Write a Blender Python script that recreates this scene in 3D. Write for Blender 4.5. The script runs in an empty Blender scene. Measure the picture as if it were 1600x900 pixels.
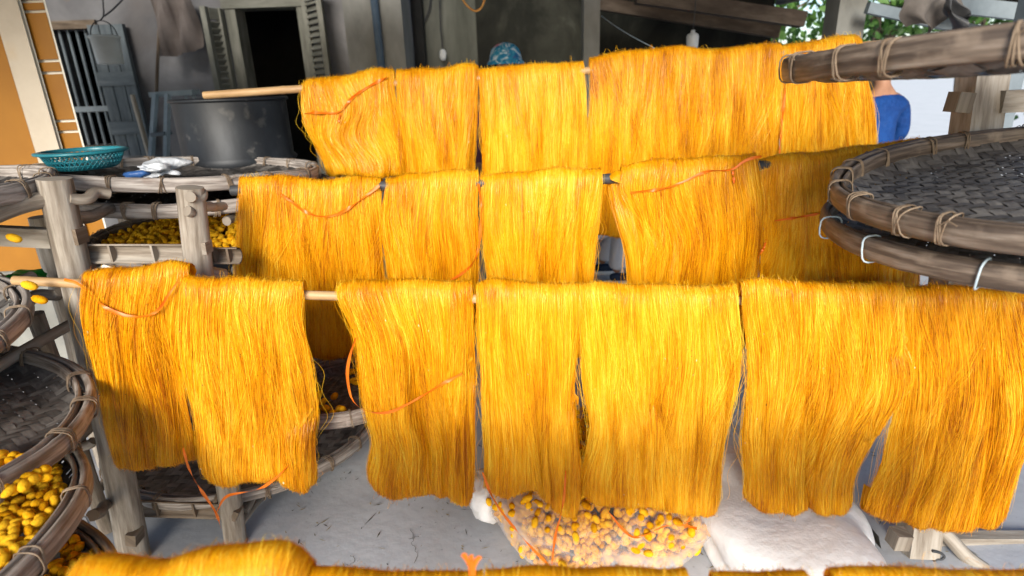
import bpy, math, random
import numpy as np
from mathutils import Vector, Matrix, Euler
random.seed(7); RNG = np.random.default_rng(11)
S = bpy.context.scene
C = S.collection
PI = math.pi

# ------------------------------------------------------------------ camera, sky, sun, exposure
PITCH, ROLL, EYE, FPX = math.radians(19.3), math.radians(1.9), 1.5, 900.0
_F = np.array([0, math.cos(PITCH), -math.sin(PITCH)])
_U0 = np.array([0, math.sin(PITCH), math.cos(PITCH)]); _R0 = np.array([1., 0, 0])
_R = math.cos(ROLL) * _R0 - math.sin(ROLL) * _U0
_U = math.cos(ROLL) * _U0 + math.sin(ROLL) * _R0
_O = np.array([0, 0, EYE])
cam = bpy.data.cameras.new('camera'); camo = bpy.data.objects.new('camera', cam); C.objects.link(camo)
m = Matrix(((_R[0], _U[0], -_F[0], 0), (_R[1], _U[1], -_F[1], 0), (_R[2], _U[2], -_F[2], EYE), (0, 0, 0, 1)))
camo.matrix_world = m
cam.sensor_width = 36; cam.lens = 36 * FPX / 1600; cam.clip_end = 500; cam.clip_start = .02
cam.dof.use_dof = True; cam.dof.focus_distance = 1.65; cam.dof.aperture_fstop = 2.6
S.camera = camo
SUN_EL, SUN_AZ = math.radians(21.5), math.radians(-7)      # azimuth: from behind the camera (-Y) round to the right (+X)
sdir = Vector((math.cos(SUN_EL) * math.sin(SUN_AZ), -math.cos(SUN_EL) * math.cos(SUN_AZ), math.sin(SUN_EL)))
w = bpy.data.worlds.new('World'); S.world = w; w.use_nodes = True
nt = w.node_tree; bg = nt.nodes['Background']
sky = nt.nodes.new('ShaderNodeTexSky'); sky.sky_type = 'NISHITA'; sky.sun_disc = False
sky.sun_elevation = SUN_EL; sky.sun_rotation = math.atan2(sdir.x, sdir.y)
sky.air_density = 1.0; sky.dust_density = 1.2; sky.ozone_density = 2.0
nt.links.new(sky.outputs[0], bg.inputs[0]); bg.inputs[1].default_value = .15
sun = bpy.data.lights.new('sun', 'SUN'); suno = bpy.data.objects.new('sun', sun); C.objects.link(suno)
sun.energy = 3.5; sun.angle = math.radians(22); sun.color = (1, .95, .86)
suno.rotation_euler = (-sdir).to_track_quat('-Z', 'Y').to_euler(); suno.location = (3, -3, 6)
S.view_settings.view_transform = 'Standard'; S.view_settings.look = 'None'
S.view_settings.exposure = .62; S.view_settings.gamma = 1
S.cycles.max_bounces = 8; S.cycles.transparent_max_bounces = 12; S.cycles.diffuse_bounces = 5

def at(px, py, Y):
    d = _F + _R * (px - 800) / FPX - _U * (py - 450) / FPX
    return _O + d * Y / d[1]
def atz(px, py, z):
    d = _F + _R * (px - 800) / FPX - _U * (py - 450) / FPX
    return _O + d * (z - EYE) / d[2]

# ------------------------------------------------------------------ materials
def nd(nt, t, **k):
    n = nt.nodes.new(t)
    for a, b in k.items(): setattr(n, a, b)
    return n
def rgb(r, g, b):
    f = lambda c: ((c / 255 + .055) / 1.055) ** 2.4 if c > 10 else c / 255 / 12.92
    return (f(r), f(g), f(b), 1)
def mat(name, cols, scale=6, stretch=(1, 1, 1), coord='Object', rough=.8, bump=.25, bscale=None, metallic=0, detail=7,
        island=0.0, trans=0.0, spec=.3, spots=None, bdist=.004, dist=0.0, objrand=0.0):
    M = bpy.data.materials.new(name); M.use_nodes = True; nt = M.node_tree; L = nt.links.new
    B = nt.nodes['Principled BSDF']; out = nt.nodes['Material Output']
    tc = nd(nt, 'ShaderNodeTexCoord'); mp = nd(nt, 'ShaderNodeMapping'); mp.inputs['Scale'].default_value = stretch
    L(tc.outputs[coord], mp.inputs[0])
    n = nd(nt, 'ShaderNodeTexNoise'); n.inputs['Scale'].default_value = scale; n.inputs['Detail'].default_value = detail
    n.inputs['Roughness'].default_value = .62; n.inputs['Distortion'].default_value = dist
    L(mp.outputs[0], n.inputs['Vector'])
    r = nd(nt, 'ShaderNodeValToRGB'); e = r.color_ramp.elements
    while len(e) > 1: e.remove(e[-1])
    e[0].position, e[0].color = cols[0]
    for p_, c_ in cols[1:]:
        q = e.new(p_); q.color = c_
    fac = n.outputs['Fac']
    if island or objrand:
        add = fac
        for amt, node, sock in ((island, 'ShaderNodeNewGeometry', 'Random Per Island'), (objrand, 'ShaderNodeObjectInfo', 'Random')):
            if not amt: continue
            g = nd(nt, node)
            ma = nd(nt, 'ShaderNodeMath', operation='MULTIPLY_ADD'); L(g.outputs[sock], ma.inputs[0])
            ma.inputs[1].default_value = amt; ma.inputs[2].default_value = -amt / 2
            ad = nd(nt, 'ShaderNodeMath', operation='ADD'); L(add, ad.inputs[0]); L(ma.outputs[0], ad.inputs[1]); add = ad.outputs[0]
        fac = add
    L(fac, r.inputs[0]); col = r.outputs[0]
    if spots:
        for sc, th, c_, amt in spots:
            n2 = nd(nt, 'ShaderNodeTexNoise'); n2.inputs['Scale'].default_value = sc; n2.inputs['Detail'].default_value = 5
            L(tc.outputs[coord], n2.inputs['Vector'])
            mr = nd(nt, 'ShaderNodeMapRange'); mr.inputs[1].default_value = th; mr.inputs[2].default_value = th + .12
            mr.inputs[4].default_value = amt
            L(n2.outputs['Fac'], mr.inputs[0])
            mx = nd(nt, 'ShaderNodeMixRGB'); L(mr.outputs[0], mx.inputs[0]); L(col, mx.inputs[1]); mx.inputs[2].default_value = c_
            col = mx.outputs[0]
    L(col, B.inputs['Base Color'])
    B.inputs['Roughness'].default_value = rough; B.inputs['Metallic'].default_value = metallic
    B.inputs['Specular IOR Level'].default_value = spec
    if bump:
        bn = nd(nt, 'ShaderNodeBump'); bn.inputs['Strength'].default_value = bump; bn.inputs['Distance'].default_value = bdist
        if bscale:
            n3 = nd(nt, 'ShaderNodeTexNoise'); n3.inputs['Scale'].default_value = bscale; n3.inputs['Detail'].default_value = 6
            L(mp.outputs[0], n3.inputs['Vector']); L(n3.outputs['Fac'], bn.inputs['Height'])
        else: L(n.outputs['Fac'], bn.inputs['Height'])
        L(bn.outputs[0], B.inputs['Normal'])
    if trans:
        t = nd(nt, 'ShaderNodeBsdfTranslucent'); L(col, t.inputs[0]); ms = nd(nt, 'ShaderNodeMixShader')
        ms.inputs[0].default_value = trans; L(B.outputs[0], ms.inputs[1]); L(t.outputs[0], ms.inputs[2])
        L(ms.outputs[0], out.inputs[0])
    return M
def plastic(name, col, rough=.3, alpha=.5, trans=.3):
    M = bpy.data.materials.new(name); M.use_nodes = True; nt = M.node_tree; L = nt.links.new
    B = nt.nodes['Principled BSDF']; out = nt.nodes['Material Output']
    B.inputs['Base Color'].default_value = col; B.inputs['Roughness'].default_value = rough
    t = nd(nt, 'ShaderNodeBsdfTranslucent'); t.inputs[0].default_value = col
    ms = nd(nt, 'ShaderNodeMixShader'); ms.inputs[0].default_value = trans; L(B.outputs[0], ms.inputs[1]); L(t.outputs[0], ms.inputs[2])
    tr = nd(nt, 'ShaderNodeBsdfTransparent'); tc = nd(nt, 'ShaderNodeTexCoord')
    n = nd(nt, 'ShaderNodeTexNoise'); n.inputs['Scale'].default_value = 7; n.inputs['Detail'].default_value = 4; n.inputs['Distortion'].default_value = 1.2
    L(tc.outputs['Object'], n.inputs['Vector'])
    mr = nd(nt, 'ShaderNodeMapRange'); mr.inputs[1].default_value = .35; mr.inputs[2].default_value = .7
    mr.inputs[3].default_value = max(0.03, alpha - .3); mr.inputs[4].default_value = alpha + .12; L(n.outputs['Fac'], mr.inputs[0])
    lw = nd(nt, 'ShaderNodeLayerWeight'); lw.inputs[0].default_value = .35
    ad = nd(nt, 'ShaderNodeMath', operation='MULTIPLY_ADD'); L(lw.outputs['Facing'], ad.inputs[0]); ad.inputs[1].default_value = .45; L(mr.outputs[0], ad.inputs[2])
    m2 = nd(nt, 'ShaderNodeMixShader'); L(ad.outputs[0], m2.inputs[0]); L(tr.outputs[0], m2.inputs[1]); L(ms.outputs[0], m2.inputs[2])
    L(m2.outputs[0], out.inputs[0])
    return M
silk_cols = [(.15, (.44, .12, .001, 1)), (.36, (.80, .345, .002, 1)), (.58, (.93, .49, .005, 1)), (.8, (.98, .71, .06, 1))]
shaded_shell_cols = [(.18, (.42, .11, .001, 1)), (.4, (.70, .27, .002, 1)), (.62, (.88, .45, .004, 1)), (.84, (.95, .62, .02, 1))]  # darker than the strands: shade in their gaps put into the colour
MT = dict(
    silk=mat('silk', shaded_shell_cols, scale=1, stretch=(420, 4, 1), coord='UV', rough=.45, bump=.5, bdist=.003, detail=5, trans=.28, spec=.25),
    strand=mat('silk_strand', silk_cols, scale=14, stretch=(1, 1, .22), coord='Object', rough=.34, bump=0, island=.5, objrand=.15, trans=.22, spec=.34, detail=3),
    flock=mat('silk_fleck', [(.4, (.75, .62, .35, 1)), (.6, (.12, .05, .01, 1))], scale=40, bump=0, island=1.2),
    ribbon=mat('raffia', [(.3, (.75, .13, .003, 1)), (.7, (.9, .24, .01, 1))], scale=1, stretch=(300, 6, 1), coord='UV', rough=.38, bump=.4, bdist=.001, spec=.5, trans=.25),
    wood=mat('grey_wood', [(.25, (.06, .045, .033, 1)), (.42, (.20, .165, .13, 1)), (.58, (.36, .32, .27, 1)), (.75, (.48, .44, .39, 1))], scale=1.3, stretch=(22, 2.2, 1), coord='UV', rough=.85, bump=.6, bdist=.005, spots=[(9, .62, (.12, .085, .055, 1), .55)], objrand=.12),
    wood2=mat('brown_wood', [(.25, (.05, .035, .024, 1)), (.5, (.16, .12, .085, 1)), (.75, (.30, .25, .2, 1))], scale=1.3, stretch=(24, 2.2, 1), coord='UV', rough=.85, bump=.6, bdist=.005),
    pole=mat('tan_bamboo', [(.3, (.28, .16, .07, 1)), (.5, (.46, .29, .14, 1)), (.7, (.56, .38, .2, 1))], scale=1.2, stretch=(14, 3, 1), coord='UV', rough=.5, bump=.2, spec=.4),
    rim=mat('rim_bamboo', [(.26, (.05, .036, .028, 1)), (.44, (.15, .115, .09, 1)), (.56, (.28, .235, .2, 1)), (.72, (.45, .41, .37, 1))], scale=1.1, stretch=(70, 4.5, 1), coord='UV', rough=.6, bump=.35, spec=.4, spots=[(16, .55, (.40, .36, .32, 1), .6), (7, .6, (.035, .024, .017, 1), .6)]),
    rimd=mat('rim_bamboo_dark', [(.26, (.028, .02, .016, 1)), (.46, (.085, .062, .047, 1)), (.58, (.17, .13, .1, 1)), (.76, (.33, .28, .235, 1))], scale=1.1, stretch=(70, 4.5, 1), coord='UV', rough=.5, bump=.35, spec=.45, spots=[(13, .56, (.27, .21, .16, 1), .65), (6, .6, (.03, .018, .012, 1), .6)]),
    rimg=mat('rim_bamboo_grey', [(.26, (.08, .06, .05, 1)), (.44, (.2, .17, .15, 1)), (.56, (.36, .32, .29, 1)), (.72, (.5, .46, .42, 1))], scale=1.1, stretch=(70, 4.5, 1), coord='UV', rough=.7, bump=.35, spots=[(11, .62, (.16, .08, .045, 1), .6)]),
    weave=mat('weave', [(.2, (.028, .025, .024, 1)), (.5, (.085, .076, .07, 1)), (.8, (.2, .185, .17, 1))], scale=1, stretch=(60, 14, 1), coord='UV', rough=.55, bump=.5, bdist=.002, island=.5, objrand=.3, spec=.4),
    lash=mat('rattan', [(.3, (.12, .08, .05, 1)), (.7, (.29, .22, .155, 1))], scale=30, rough=.7, bump=.2),
    lashw=mat('pale_wire', [(.3, (.35, .45, .52, 1)), (.7, (.5, .6, .66, 1))], scale=30, rough=.4, bump=0),
    cocoon=mat('cocoon', [(.25, (.50, .19, .002, 1)), (.5, (.74, .35, .005, 1)), (.75, (.86, .48, .02, 1))], scale=60, rough=.95, spec=.08, bump=.7, bscale=260, bdist=.003, island=.4, objrand=.45, trans=.12),
    floor=mat('concrete_floor', [(.3, (.34, .355, .385, 1)), (.5, (.46, .48, .515, 1)), (.7, (.57, .59, .62, 1))], scale=2.2, rough=.75, bump=.35, bscale=26, bdist=.006, detail=9, spots=[(34, .68, (.08, .075, .07, 1), .55), (1.1, .55, (.2, .2, .21, 1), .5), (60, .66, (.07, .065, .06, 1), .6)]),
    yard=mat('pale_yard', [(.3, (.66, .65, .62, 1)), (.7, (.78, .76, .73, 1))], scale=1.2, rough=.9),
    plaster=mat('plaster', [(.28, (.085, .083, .087, 1)), (.45, (.15, .148, .155, 1)), (.6, (.21, .208, .216, 1)), (.75, (.3, .295, .305, 1))], scale=1.3, rough=.9, bump=.3, bscale=18, detail=9, dist=.4, spots=[(.9, .55, (.16, .14, .13, 1), .6), (6, .66, (.2, .15, .11, 1), .6)]),
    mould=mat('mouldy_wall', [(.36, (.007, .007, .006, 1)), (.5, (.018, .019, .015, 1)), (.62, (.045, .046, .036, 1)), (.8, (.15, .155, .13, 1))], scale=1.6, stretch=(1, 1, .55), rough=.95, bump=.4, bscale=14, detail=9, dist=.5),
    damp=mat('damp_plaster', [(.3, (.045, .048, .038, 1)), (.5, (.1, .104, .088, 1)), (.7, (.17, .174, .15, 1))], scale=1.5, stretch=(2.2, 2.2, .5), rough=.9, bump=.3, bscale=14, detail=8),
    conc=mat('concrete', [(.3, (.14, .14, .13, 1)), (.5, (.22, .22, .205, 1)), (.7, (.3, .3, .28, 1))], scale=3, stretch=(1, 1, .5), rough=.9, bump=.3, bscale=25, detail=8),
    orange=mat('orange_paint', [(.3, (.25, .10, .007, 1)), (.7, (.31, .13, .01, 1))], scale=2.4, rough=.6, bump=.1, bscale=30, spots=[(3, .62, (.36, .15, .012, 1), .5)]),
    tile=mat('orange_panel', [(.3, (.25, .10, .007, 1)), (.7, (.32, .135, .01, 1))], scale=3, rough=.5, bump=.08, bscale=30),
    cream=mat('cream_paint', [(.3, (.38, .31, .23, 1)), (.5, (.48, .41, .32, 1)), (.7, (.55, .48, .38, 1))], scale=2, rough=.6, bump=.12, bscale=30, spots=[(5, .64, (.45, .33, .2, 1), .5)]),
    white=mat('white_paint', [(.3, (.66, .63, .54, 1)), (.7, (.76, .73, .65, 1))], scale=9, rough=.6, bump=.1),
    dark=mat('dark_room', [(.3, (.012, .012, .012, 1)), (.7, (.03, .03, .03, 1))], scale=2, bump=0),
    shutter=mat('shutter_wood', [(.3, (.12, .12, .1, 1)), (.5, (.2, .2, .17, 1)), (.7, (.28, .275, .24, 1))], scale=1.5, stretch=(14, 2, 1), coord='UV', rough=.85, bump=.4),
    bluegrey=mat('bluegrey_wood', [(.3, (.07, .085, .095, 1)), (.6, (.14, .165, .18, 1)), (.8, (.24, .26, .27, 1))], scale=1.3, stretch=(14, 2, 1), coord='UV', rough=.8, bump=.4),
    drum=mat('drum_steel', [(.3, (.008, .009, .012, 1)), (.5, (.02, .023, .028, 1)), (.7, (.05, .054, .062, 1))], scale=3.5, stretch=(1, 1, .5), rough=.5, bump=.2, metallic=.25, spec=.5, spots=[(8, .6, (.13, .125, .115, 1), .6), (15, .66, (.2, .19, .18, 1), .5)], bscale=9, bdist=.01),
    pipe=mat('grey_pipe', [(.3, (.03, .032, .035, 1)), (.7, (.07, .07, .075, 1))], scale=9, rough=.5, bump=.1),
    bluepipe=mat('blue_pipe', [(.3, (.04, .065, .1, 1)), (.7, (.08, .12, .17, 1))], scale=5, rough=.5, bump=.1),
    teal=mat('teal_plastic', [(.3, (.012, .14, .18, 1)), (.7, (.02, .2, .25, 1))], scale=8, rough=.35, bump=.05, spec=.5, trans=.15),
    bucket=mat('bucket_plastic', [(.3, (.66, .67, .6, 1)), (.6, (.82, .83, .79, 1)), (.8, (.88, .88, .86, 1))], scale=3.5, rough=.5, bump=.1),
    alu=mat('ladder_metal', [(.3, (.32, .4, .44, 1)), (.7, (.5, .57, .6, 1))], scale=8, rough=.45, metallic=.1, bump=.1),
    bag=mat('white_sunlit_film', [(.3, (.78, .79, .81, 1)), (.7, (.9, .9, .91, 1))], scale=5, rough=.4, bump=.5, bscale=16, bdist=.02, trans=.3, spec=.5),  # white carries the sun glare on the sack; also used for its neck
    bag2=mat('packet_film', [(.3, (.3, .32, .36, 1)), (.6, (.55, .57, .6, 1)), (.8, (.7, .71, .73, 1))], scale=9, rough=.35, bump=.6, bscale=30, bdist=.02, spec=.5),
    bluebag=mat('blue_bag', [(.3, (.02, .06, .2, 1)), (.7, (.04, .12, .32, 1))], scale=6, rough=.4, bump=.4),
    greenbag=mat('green_bag', [(.3, (.01, .3, .03, 1)), (.7, (.03, .45, .06, 1))], scale=6, rough=.4, bump=.4, trans=.2),
    clear=plastic('clear_plastic', (.8, .82, .86, 1), rough=.22, alpha=.24),
    tin=mat('tin', [(.3, (.16, .17, .18, 1)), (.6, (.3, .31, .325, 1)), (.8, (.24, .16, .1, 1))], scale=2, rough=.5, metallic=.5, bump=.15),
    steel=mat('blue_steel', [(.3, (.1, .125, .145, 1)), (.7, (.2, .235, .26, 1))], scale=4, rough=.55, bump=.15),
    beam=mat('old_beam', [(.25, (.025, .018, .013, 1)), (.5, (.07, .052, .04, 1)), (.75, (.15, .12, .095, 1))], scale=1.3, stretch=(12, 2, 1), coord='UV', rough=.9, bump=.5),
    cloth=mat('brown_cloth', [(.3, (.07, .06, .055, 1)), (.7, (.17, .15, .135, 1))], scale=5, rough=.95, bump=.4, bscale=40, trans=.15),
    net=mat('wall_cloth', [(.3, (.15, .125, .115, 1)), (.7, (.25, .215, .2, 1))], scale=4, rough=.95, bump=.3, trans=.2),
    leaf=mat('leaf', [(.3, (.03, .085, .012, 1)), (.5, (.06, .15, .025, 1)), (.75, (.12, .24, .05, 1))], scale=4, rough=.5, bump=0, island=.6, trans=.45, spec=.4),
    bark=mat('bark', [(.3, (.06, .045, .03, 1)), (.7, (.17, .13, .1, 1))], scale=8, stretch=(1, 1, .3), rough=.95, bump=.8, bdist=.02),
    skin=mat('skin', [(.3, (.30, .15, .09, 1)), (.7, (.4, .21, .13, 1))], scale=12, rough=.55, bump=.05),
    hair=mat('hair', [(.3, (.006, .005, .005, 1)), (.7, (.02, .016, .014, 1))], scale=3, stretch=(40, 40, 3), rough=.45, bump=.5),
    blueshirt=mat('blue_shirt', [(.3, (.002, .03, .15, 1)), (.7, (.006, .06, .25, 1))], scale=5, rough=.75, bump=1.0, bscale=7, bdist=.06),
    greytrousers=mat('pale_trousers', [(.3, (.6, .6, .64, 1)), (.7, (.75, .75, .78, 1))], scale=6, rough=.9, bump=.6, bscale=11, bdist=.02),
    darktrousers=mat('dark_trousers', [(.3, (.02, .02, .025, 1)), (.7, (.045, .045, .05, 1))], scale=6, rough=.9, bump=.4, bscale=11, bdist=.02),
    navy=mat('navy_canvas', [(.3, (.012, .022, .045, 1)), (.7, (.025, .04, .075, 1))], scale=20, rough=.8, bump=.3),
    sole=mat('white_rubber', [(.3, (.6, .62, .62, 1)), (.7, (.75, .76, .76, 1))], scale=20, rough=.6, bump=.05),
    redshirt=mat('maroon_shirt', [(.3, (.06, .02, .03, 1)), (.7, (.13, .04, .06, 1))], scale=7, rough=.85, bump=.4),
    black=mat('black', [(.3, (.006, .006, .006, 1)), (.7, (.02, .02, .02, 1))], scale=7, rough=.6, bump=.1),
    bottle=mat('milky_plastic', [(.3, (.55, .58, .6, 1)), (.7, (.68, .7, .72, 1))], scale=9, rough=.4, bump=.05, trans=.2),
    cord=mat('orange_cord', [(.3, (.4, .17, .04, 1)), (.7, (.55, .28, .08, 1))], scale=30, rough=.7, bump=.1),
    dryleaf=mat('dry_leaf', [(.3, (.07, .065, .06, 1)), (.7, (.16, .15, .13, 1))], scale=30, rough=.8, bump=.2),
    straw=mat('straw', [(.3, (.05, .04, .03, 1)), (.6, (.3, .24, .12, 1))], scale=20, rough=.8, bump=0, island=1.0),
)
def hat_mat():
    M = mat('patchwork', [(.3, (.01, .06, .2, 1)), (.5, (.02, .2, .32, 1)), (.62, (.5, .55, .6, 1)), (.7, (.02, .12, .3, 1))], scale=14, rough=.85, bump=.2, dist=1.5, spots=[(9, .6, (.4, .03, .06, 1), .8)])
    return M
MT['hat'] = hat_mat()

# ------------------------------------------------------------------ mesh helpers
LOC = {}
def mesh_data(name, V, F, material, UV=None, smooth=True):
    me = bpy.data.meshes.new(name)
    V = np.asarray(V, dtype=np.float64)
    if isinstance(F, np.ndarray) and F.ndim == 2:
        n, k = F.shape
        me.vertices.add(len(V)); me.vertices.foreach_set('co', V.ravel().astype(np.float32))
        me.loops.add(n * k); me.loops.foreach_set('vertex_index', F.ravel().astype(np.int32))
        me.polygons.add(n); me.polygons.foreach_set('loop_start', np.arange(0, n * k, k, dtype=np.int32))
        me.update(calc_edges=True)
    else:
        me.from_pydata(V.tolist(), [], F); me.update()
    if UV is not None:
        li = np.empty(len(me.loops), dtype=np.int32); me.loops.foreach_get('vertex_index', li)
        ul = me.uv_layers.new(name='UVMap'); ul.data.foreach_set('uv', np.asarray(UV, dtype=np.float32)[li].ravel())
    if material: me.materials.append(MT[material] if isinstance(material, str) else material)
    if smooth: me.polygons.foreach_set('use_smooth', np.ones(len(me.polygons), dtype=bool))
    return me
def tag(o, label=None, cat=None, group=None, kind=None):
    if label: o['label'] = label
    if cat: o['category'] = cat
    if group: o['group'] = group
    if kind: o['kind'] = kind
    return o
def thing(name, label, cat, loc=(0, 0, 0), group=None):
    o = bpy.data.objects.new(name, None); C.objects.link(o); o.location = loc; o.empty_display_size = .05
    LOC[o] = np.array(loc, dtype=float)
    return tag(o, label, cat, group)
def obj(name, geo, material, parent=None, smooth=True, kind=None, label=None):
    """geo = (V, F, UV) in world space; links ONE mesh object whose origin is its parent's (or its own base)."""
    V, F, UV = geo
    V = np.asarray(V, dtype=float)
    if parent is not None: base = LOC[parent]
    else: base = np.array([V[:, 0].mean(), V[:, 1].mean(), V[:, 2].min()])
    o = bpy.data.objects.new(name, mesh_data(name, V - base, F, material, UV, smooth)); C.objects.link(o)
    LOC[o] = base
    if parent is not None: o.parent = parent
    else: o.location = base
    if kind: o['kind'] = kind
    if label: o['label'] = label
    return o
def copy_tree(o, parent=None):
    c = o.copy(); C.objects.link(c)
    if parent is not None: c.parent = parent
    for ch in list(o.children): copy_tree(ch, c)
    return c
def join(*gs):
    Vs, Fs, Us = [], [], []; n = 0
    for V, F, U in gs:
        V = np.asarray(V, float); Vs.append(V)
        Fs += [[int(i) + n for i in f] for f in F]
        Us.append(np.asarray(U) if U is not None else np.zeros((len(V), 2))); n += len(V)
    return np.concatenate(Vs), Fs, np.concatenate(Us)
def box(x0, x1, y0, y1, z0, z1):
    x0, x1 = sorted((x0, x1)); y0, y1 = sorted((y0, y1)); z0, z1 = sorted((z0, z1))
    V, F, U = [], [], []
    L = max(range(3), key=lambda i: (x1 - x0, y1 - y0, z1 - z0)[i])
    P = lambda i, j, k: ((x0, x1)[i], (y0, y1)[j], (z0, z1)[k])
    for f in (((0,0,0),(0,1,0),(1,1,0),(1,0,0)), ((0,0,1),(1,0,1),(1,1,1),(0,1,1)), ((0,0,0),(1,0,0),(1,0,1),(0,0,1)),
              ((0,1,0),(0,1,1),(1,1,1),(1,1,0)), ((0,0,0),(0,0,1),(0,1,1),(0,1,0)), ((1,0,0),(1,1,0),(1,1,1),(1,0,1))):
        n = len(V)
        for c in f:
            p = P(*c); V.append(p); o_ = [p[i] for i in range(3) if i != L]; U.append((o_[0] + o_[1] * .7, p[L]))
        F.append([n, n + 1, n + 2, n + 3])
    return np.array(V), F, np.array(U)
def frame_of(d):
    d = d / np.linalg.norm(d); a = np.array([0, 0, 1.]) if abs(d[2]) < .9 else np.array([1., 0, 0])
    x = np.cross(a, d); x /= np.linalg.norm(x); return x, np.cross(d, x)
def bar(p, q, wx, wz, bend=0):
    """rectangular bar from p to q, wx across, wz high"""
    p, q = np.array(p, float), np.array(q, float); d = q - p; L = np.linalg.norm(d); x, y = frame_of(d)
    if abs(y[2]) < abs(x[2]): x, y = y, x
    g = box(-wx / 2, wx / 2, -wz / 2, wz / 2, 0, L); V = g[0]
    W = p + V[:, :1] * x + V[:, 1:2] * y + V[:, 2:3] * d / L
    F = g[1] if np.dot(np.cross(x, y), d) > 0 else [f[::-1] for f in g[1]]
    return W, F, np.c_[g[2][:, 0], V[:, 2]]
def tube(path, rad, segs=10, rough=0., seed=0, caps=True, arc=2 * PI, start=0., flat=1.):
    P = np.array(path, float); n = len(P); rad = np.broadcast_to(np.asarray(rad, float), (n,)); rg = np.random.default_rng(seed)
    T = np.gradient(P, axis=0) if n > 2 else np.repeat((P[1:] - P[:1]), n, 0); T /= np.linalg.norm(T, axis=1)[:, None] + 1e-12
    x, y = frame_of(T[0]); closed = arc > 6.28
    ss = np.r_[0, np.cumsum(np.linalg.norm(np.diff(P, axis=0), axis=1))]
    A = start + np.linspace(0, arc, segs + 1); V, U = [], []
    ph = rg.uniform(0, 6.28, 4)
    for i in range(n):
        x = x - T[i] * np.dot(x, T[i]); x /= np.linalg.norm(x); y = np.cross(T[i], x)
        s = ss[i]
        r = rad[i] * (1 + rough * (np.sin(2 * A + ph[0] + s * 3) * .5 + np.sin(3 * A + ph[1] - s * 5) * .35 + math.sin(9 * s + ph[2]) * .4 + math.sin(23 * s + ph[3]) * .25))
        V.append(P[i] + np.outer(r * np.cos(A), x) + np.outer(r * np.sin(A) * flat, y)); U.append(np.c_[A * rad.mean(), np.full(segs + 1, s)])
    V = np.concatenate(V); U = np.concatenate(U); k = segs + 1
    F = [[i * k + j, i * k + j + 1, (i + 1) * k + j + 1, (i + 1) * k + j] for i in range(n - 1) for j in range(segs)]
    if caps and closed:
        for i, rev in ((0, True), (n - 1, False)):
            c0 = len(V); ring = V[i * k:i * k + segs]
            V = np.concatenate([V, P[i:i + 1] + (T[i] * rad[i] * .12 * (-1 if rev else 1)), ring]); U = np.concatenate([U, [[0, 0]], np.c_[np.cos(A[:-1]) * rad[i] * .3, np.sin(A[:-1]) * rad[i] * .02]])
            for j in range(segs):
                a, b = c0 + 1 + j, c0 + 1 + (j + 1) % segs
                F.append([c0, b, a] if rev else [c0, a, b])
    return V, F, U
def line(p, q, n=12, sag=0, wob=0, seed=0):
    rg = np.random.default_rng(seed); t = np.linspace(0, 1, n)[:, None]
    P = np.array(p, float) * (1 - t) + np.array(q, float) * t
    P[:, 2] -= sag * 4 * (t * (1 - t))[:, 0]
    if wob:
        for a in range(3): P[:, a] += wob * np.sin(t[:, 0] * rg.uniform(2, 9) + rg.uniform(0, 6)) * (1 if n > 2 else 0)
    return P
def log(p, q, r0, r1, seed=0, segs=12, rough=.07, wob=.006): return tube(line(p, q, 14, 0, wob, seed), np.linspace(r0, r1, 14), segs, rough, seed)
def bamboo(path, r, node=.33, segs=10, seed=0):
    P = np.array(path, float); ss = np.r_[0, np.cumsum(np.linalg.norm(np.diff(P, axis=0), axis=1))]
    off = (seed * .37 % 1) * node
    keys = set(np.linspace(0, ss[-1], 12)); k = off
    while k < ss[-1]:
        for d in (-.012, -.004, .0, .004, .012): keys.add(min(max(k + d, 0), ss[-1]))
        k += node
    t = np.array(sorted(keys)); Q = np.stack([np.interp(t, ss, P[:, a]) for a in range(3)], 1)
    dd = np.abs((t - off + node / 2) % node - node / 2); rr = r * (1 + .12 * np.exp(-(dd / .006) ** 2) - .05 * (dd < .003))
    return tube(Q, rr, segs, .02, seed)
def smooth_path(pts, n=60, it=2):
    P = np.array(pts, float)
    for _ in range(it):
        Q = np.empty((2 * len(P) - 2, P.shape[1])); Q[0::2] = P[:-1] * .75 + P[1:] * .25; Q[1::2] = P[:-1] * .25 + P[1:] * .75
        P = np.concatenate([P[:1], Q, P[-1:]])
    s = np.r_[0, np.cumsum(np.linalg.norm(np.diff(P, axis=0), axis=1))]; t = np.linspace(0, s[-1], n)
    return np.stack([np.interp(t, s, P[:, a]) for a in range(P.shape[1])], 1)
def lathe(prof, c, segs=32, bumpf=None):
    V, U, F = [], [], []; k = segs + 1
    for i, (r, z) in enumerate(prof):
        for j in range(k):
            a = 2 * PI * j / segs; V.append((c[0] + r * math.cos(a), c[1] + r * math.sin(a), c[2] + z)); U.append((a * .3, z))
    for i in range(len(prof) - 1):
        for j in range(segs): F.append([i * k + j, i * k + j + 1, (i + 1) * k + j + 1, (i + 1) * k + j])
    return np.array(V), F, np.array(U)
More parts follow.
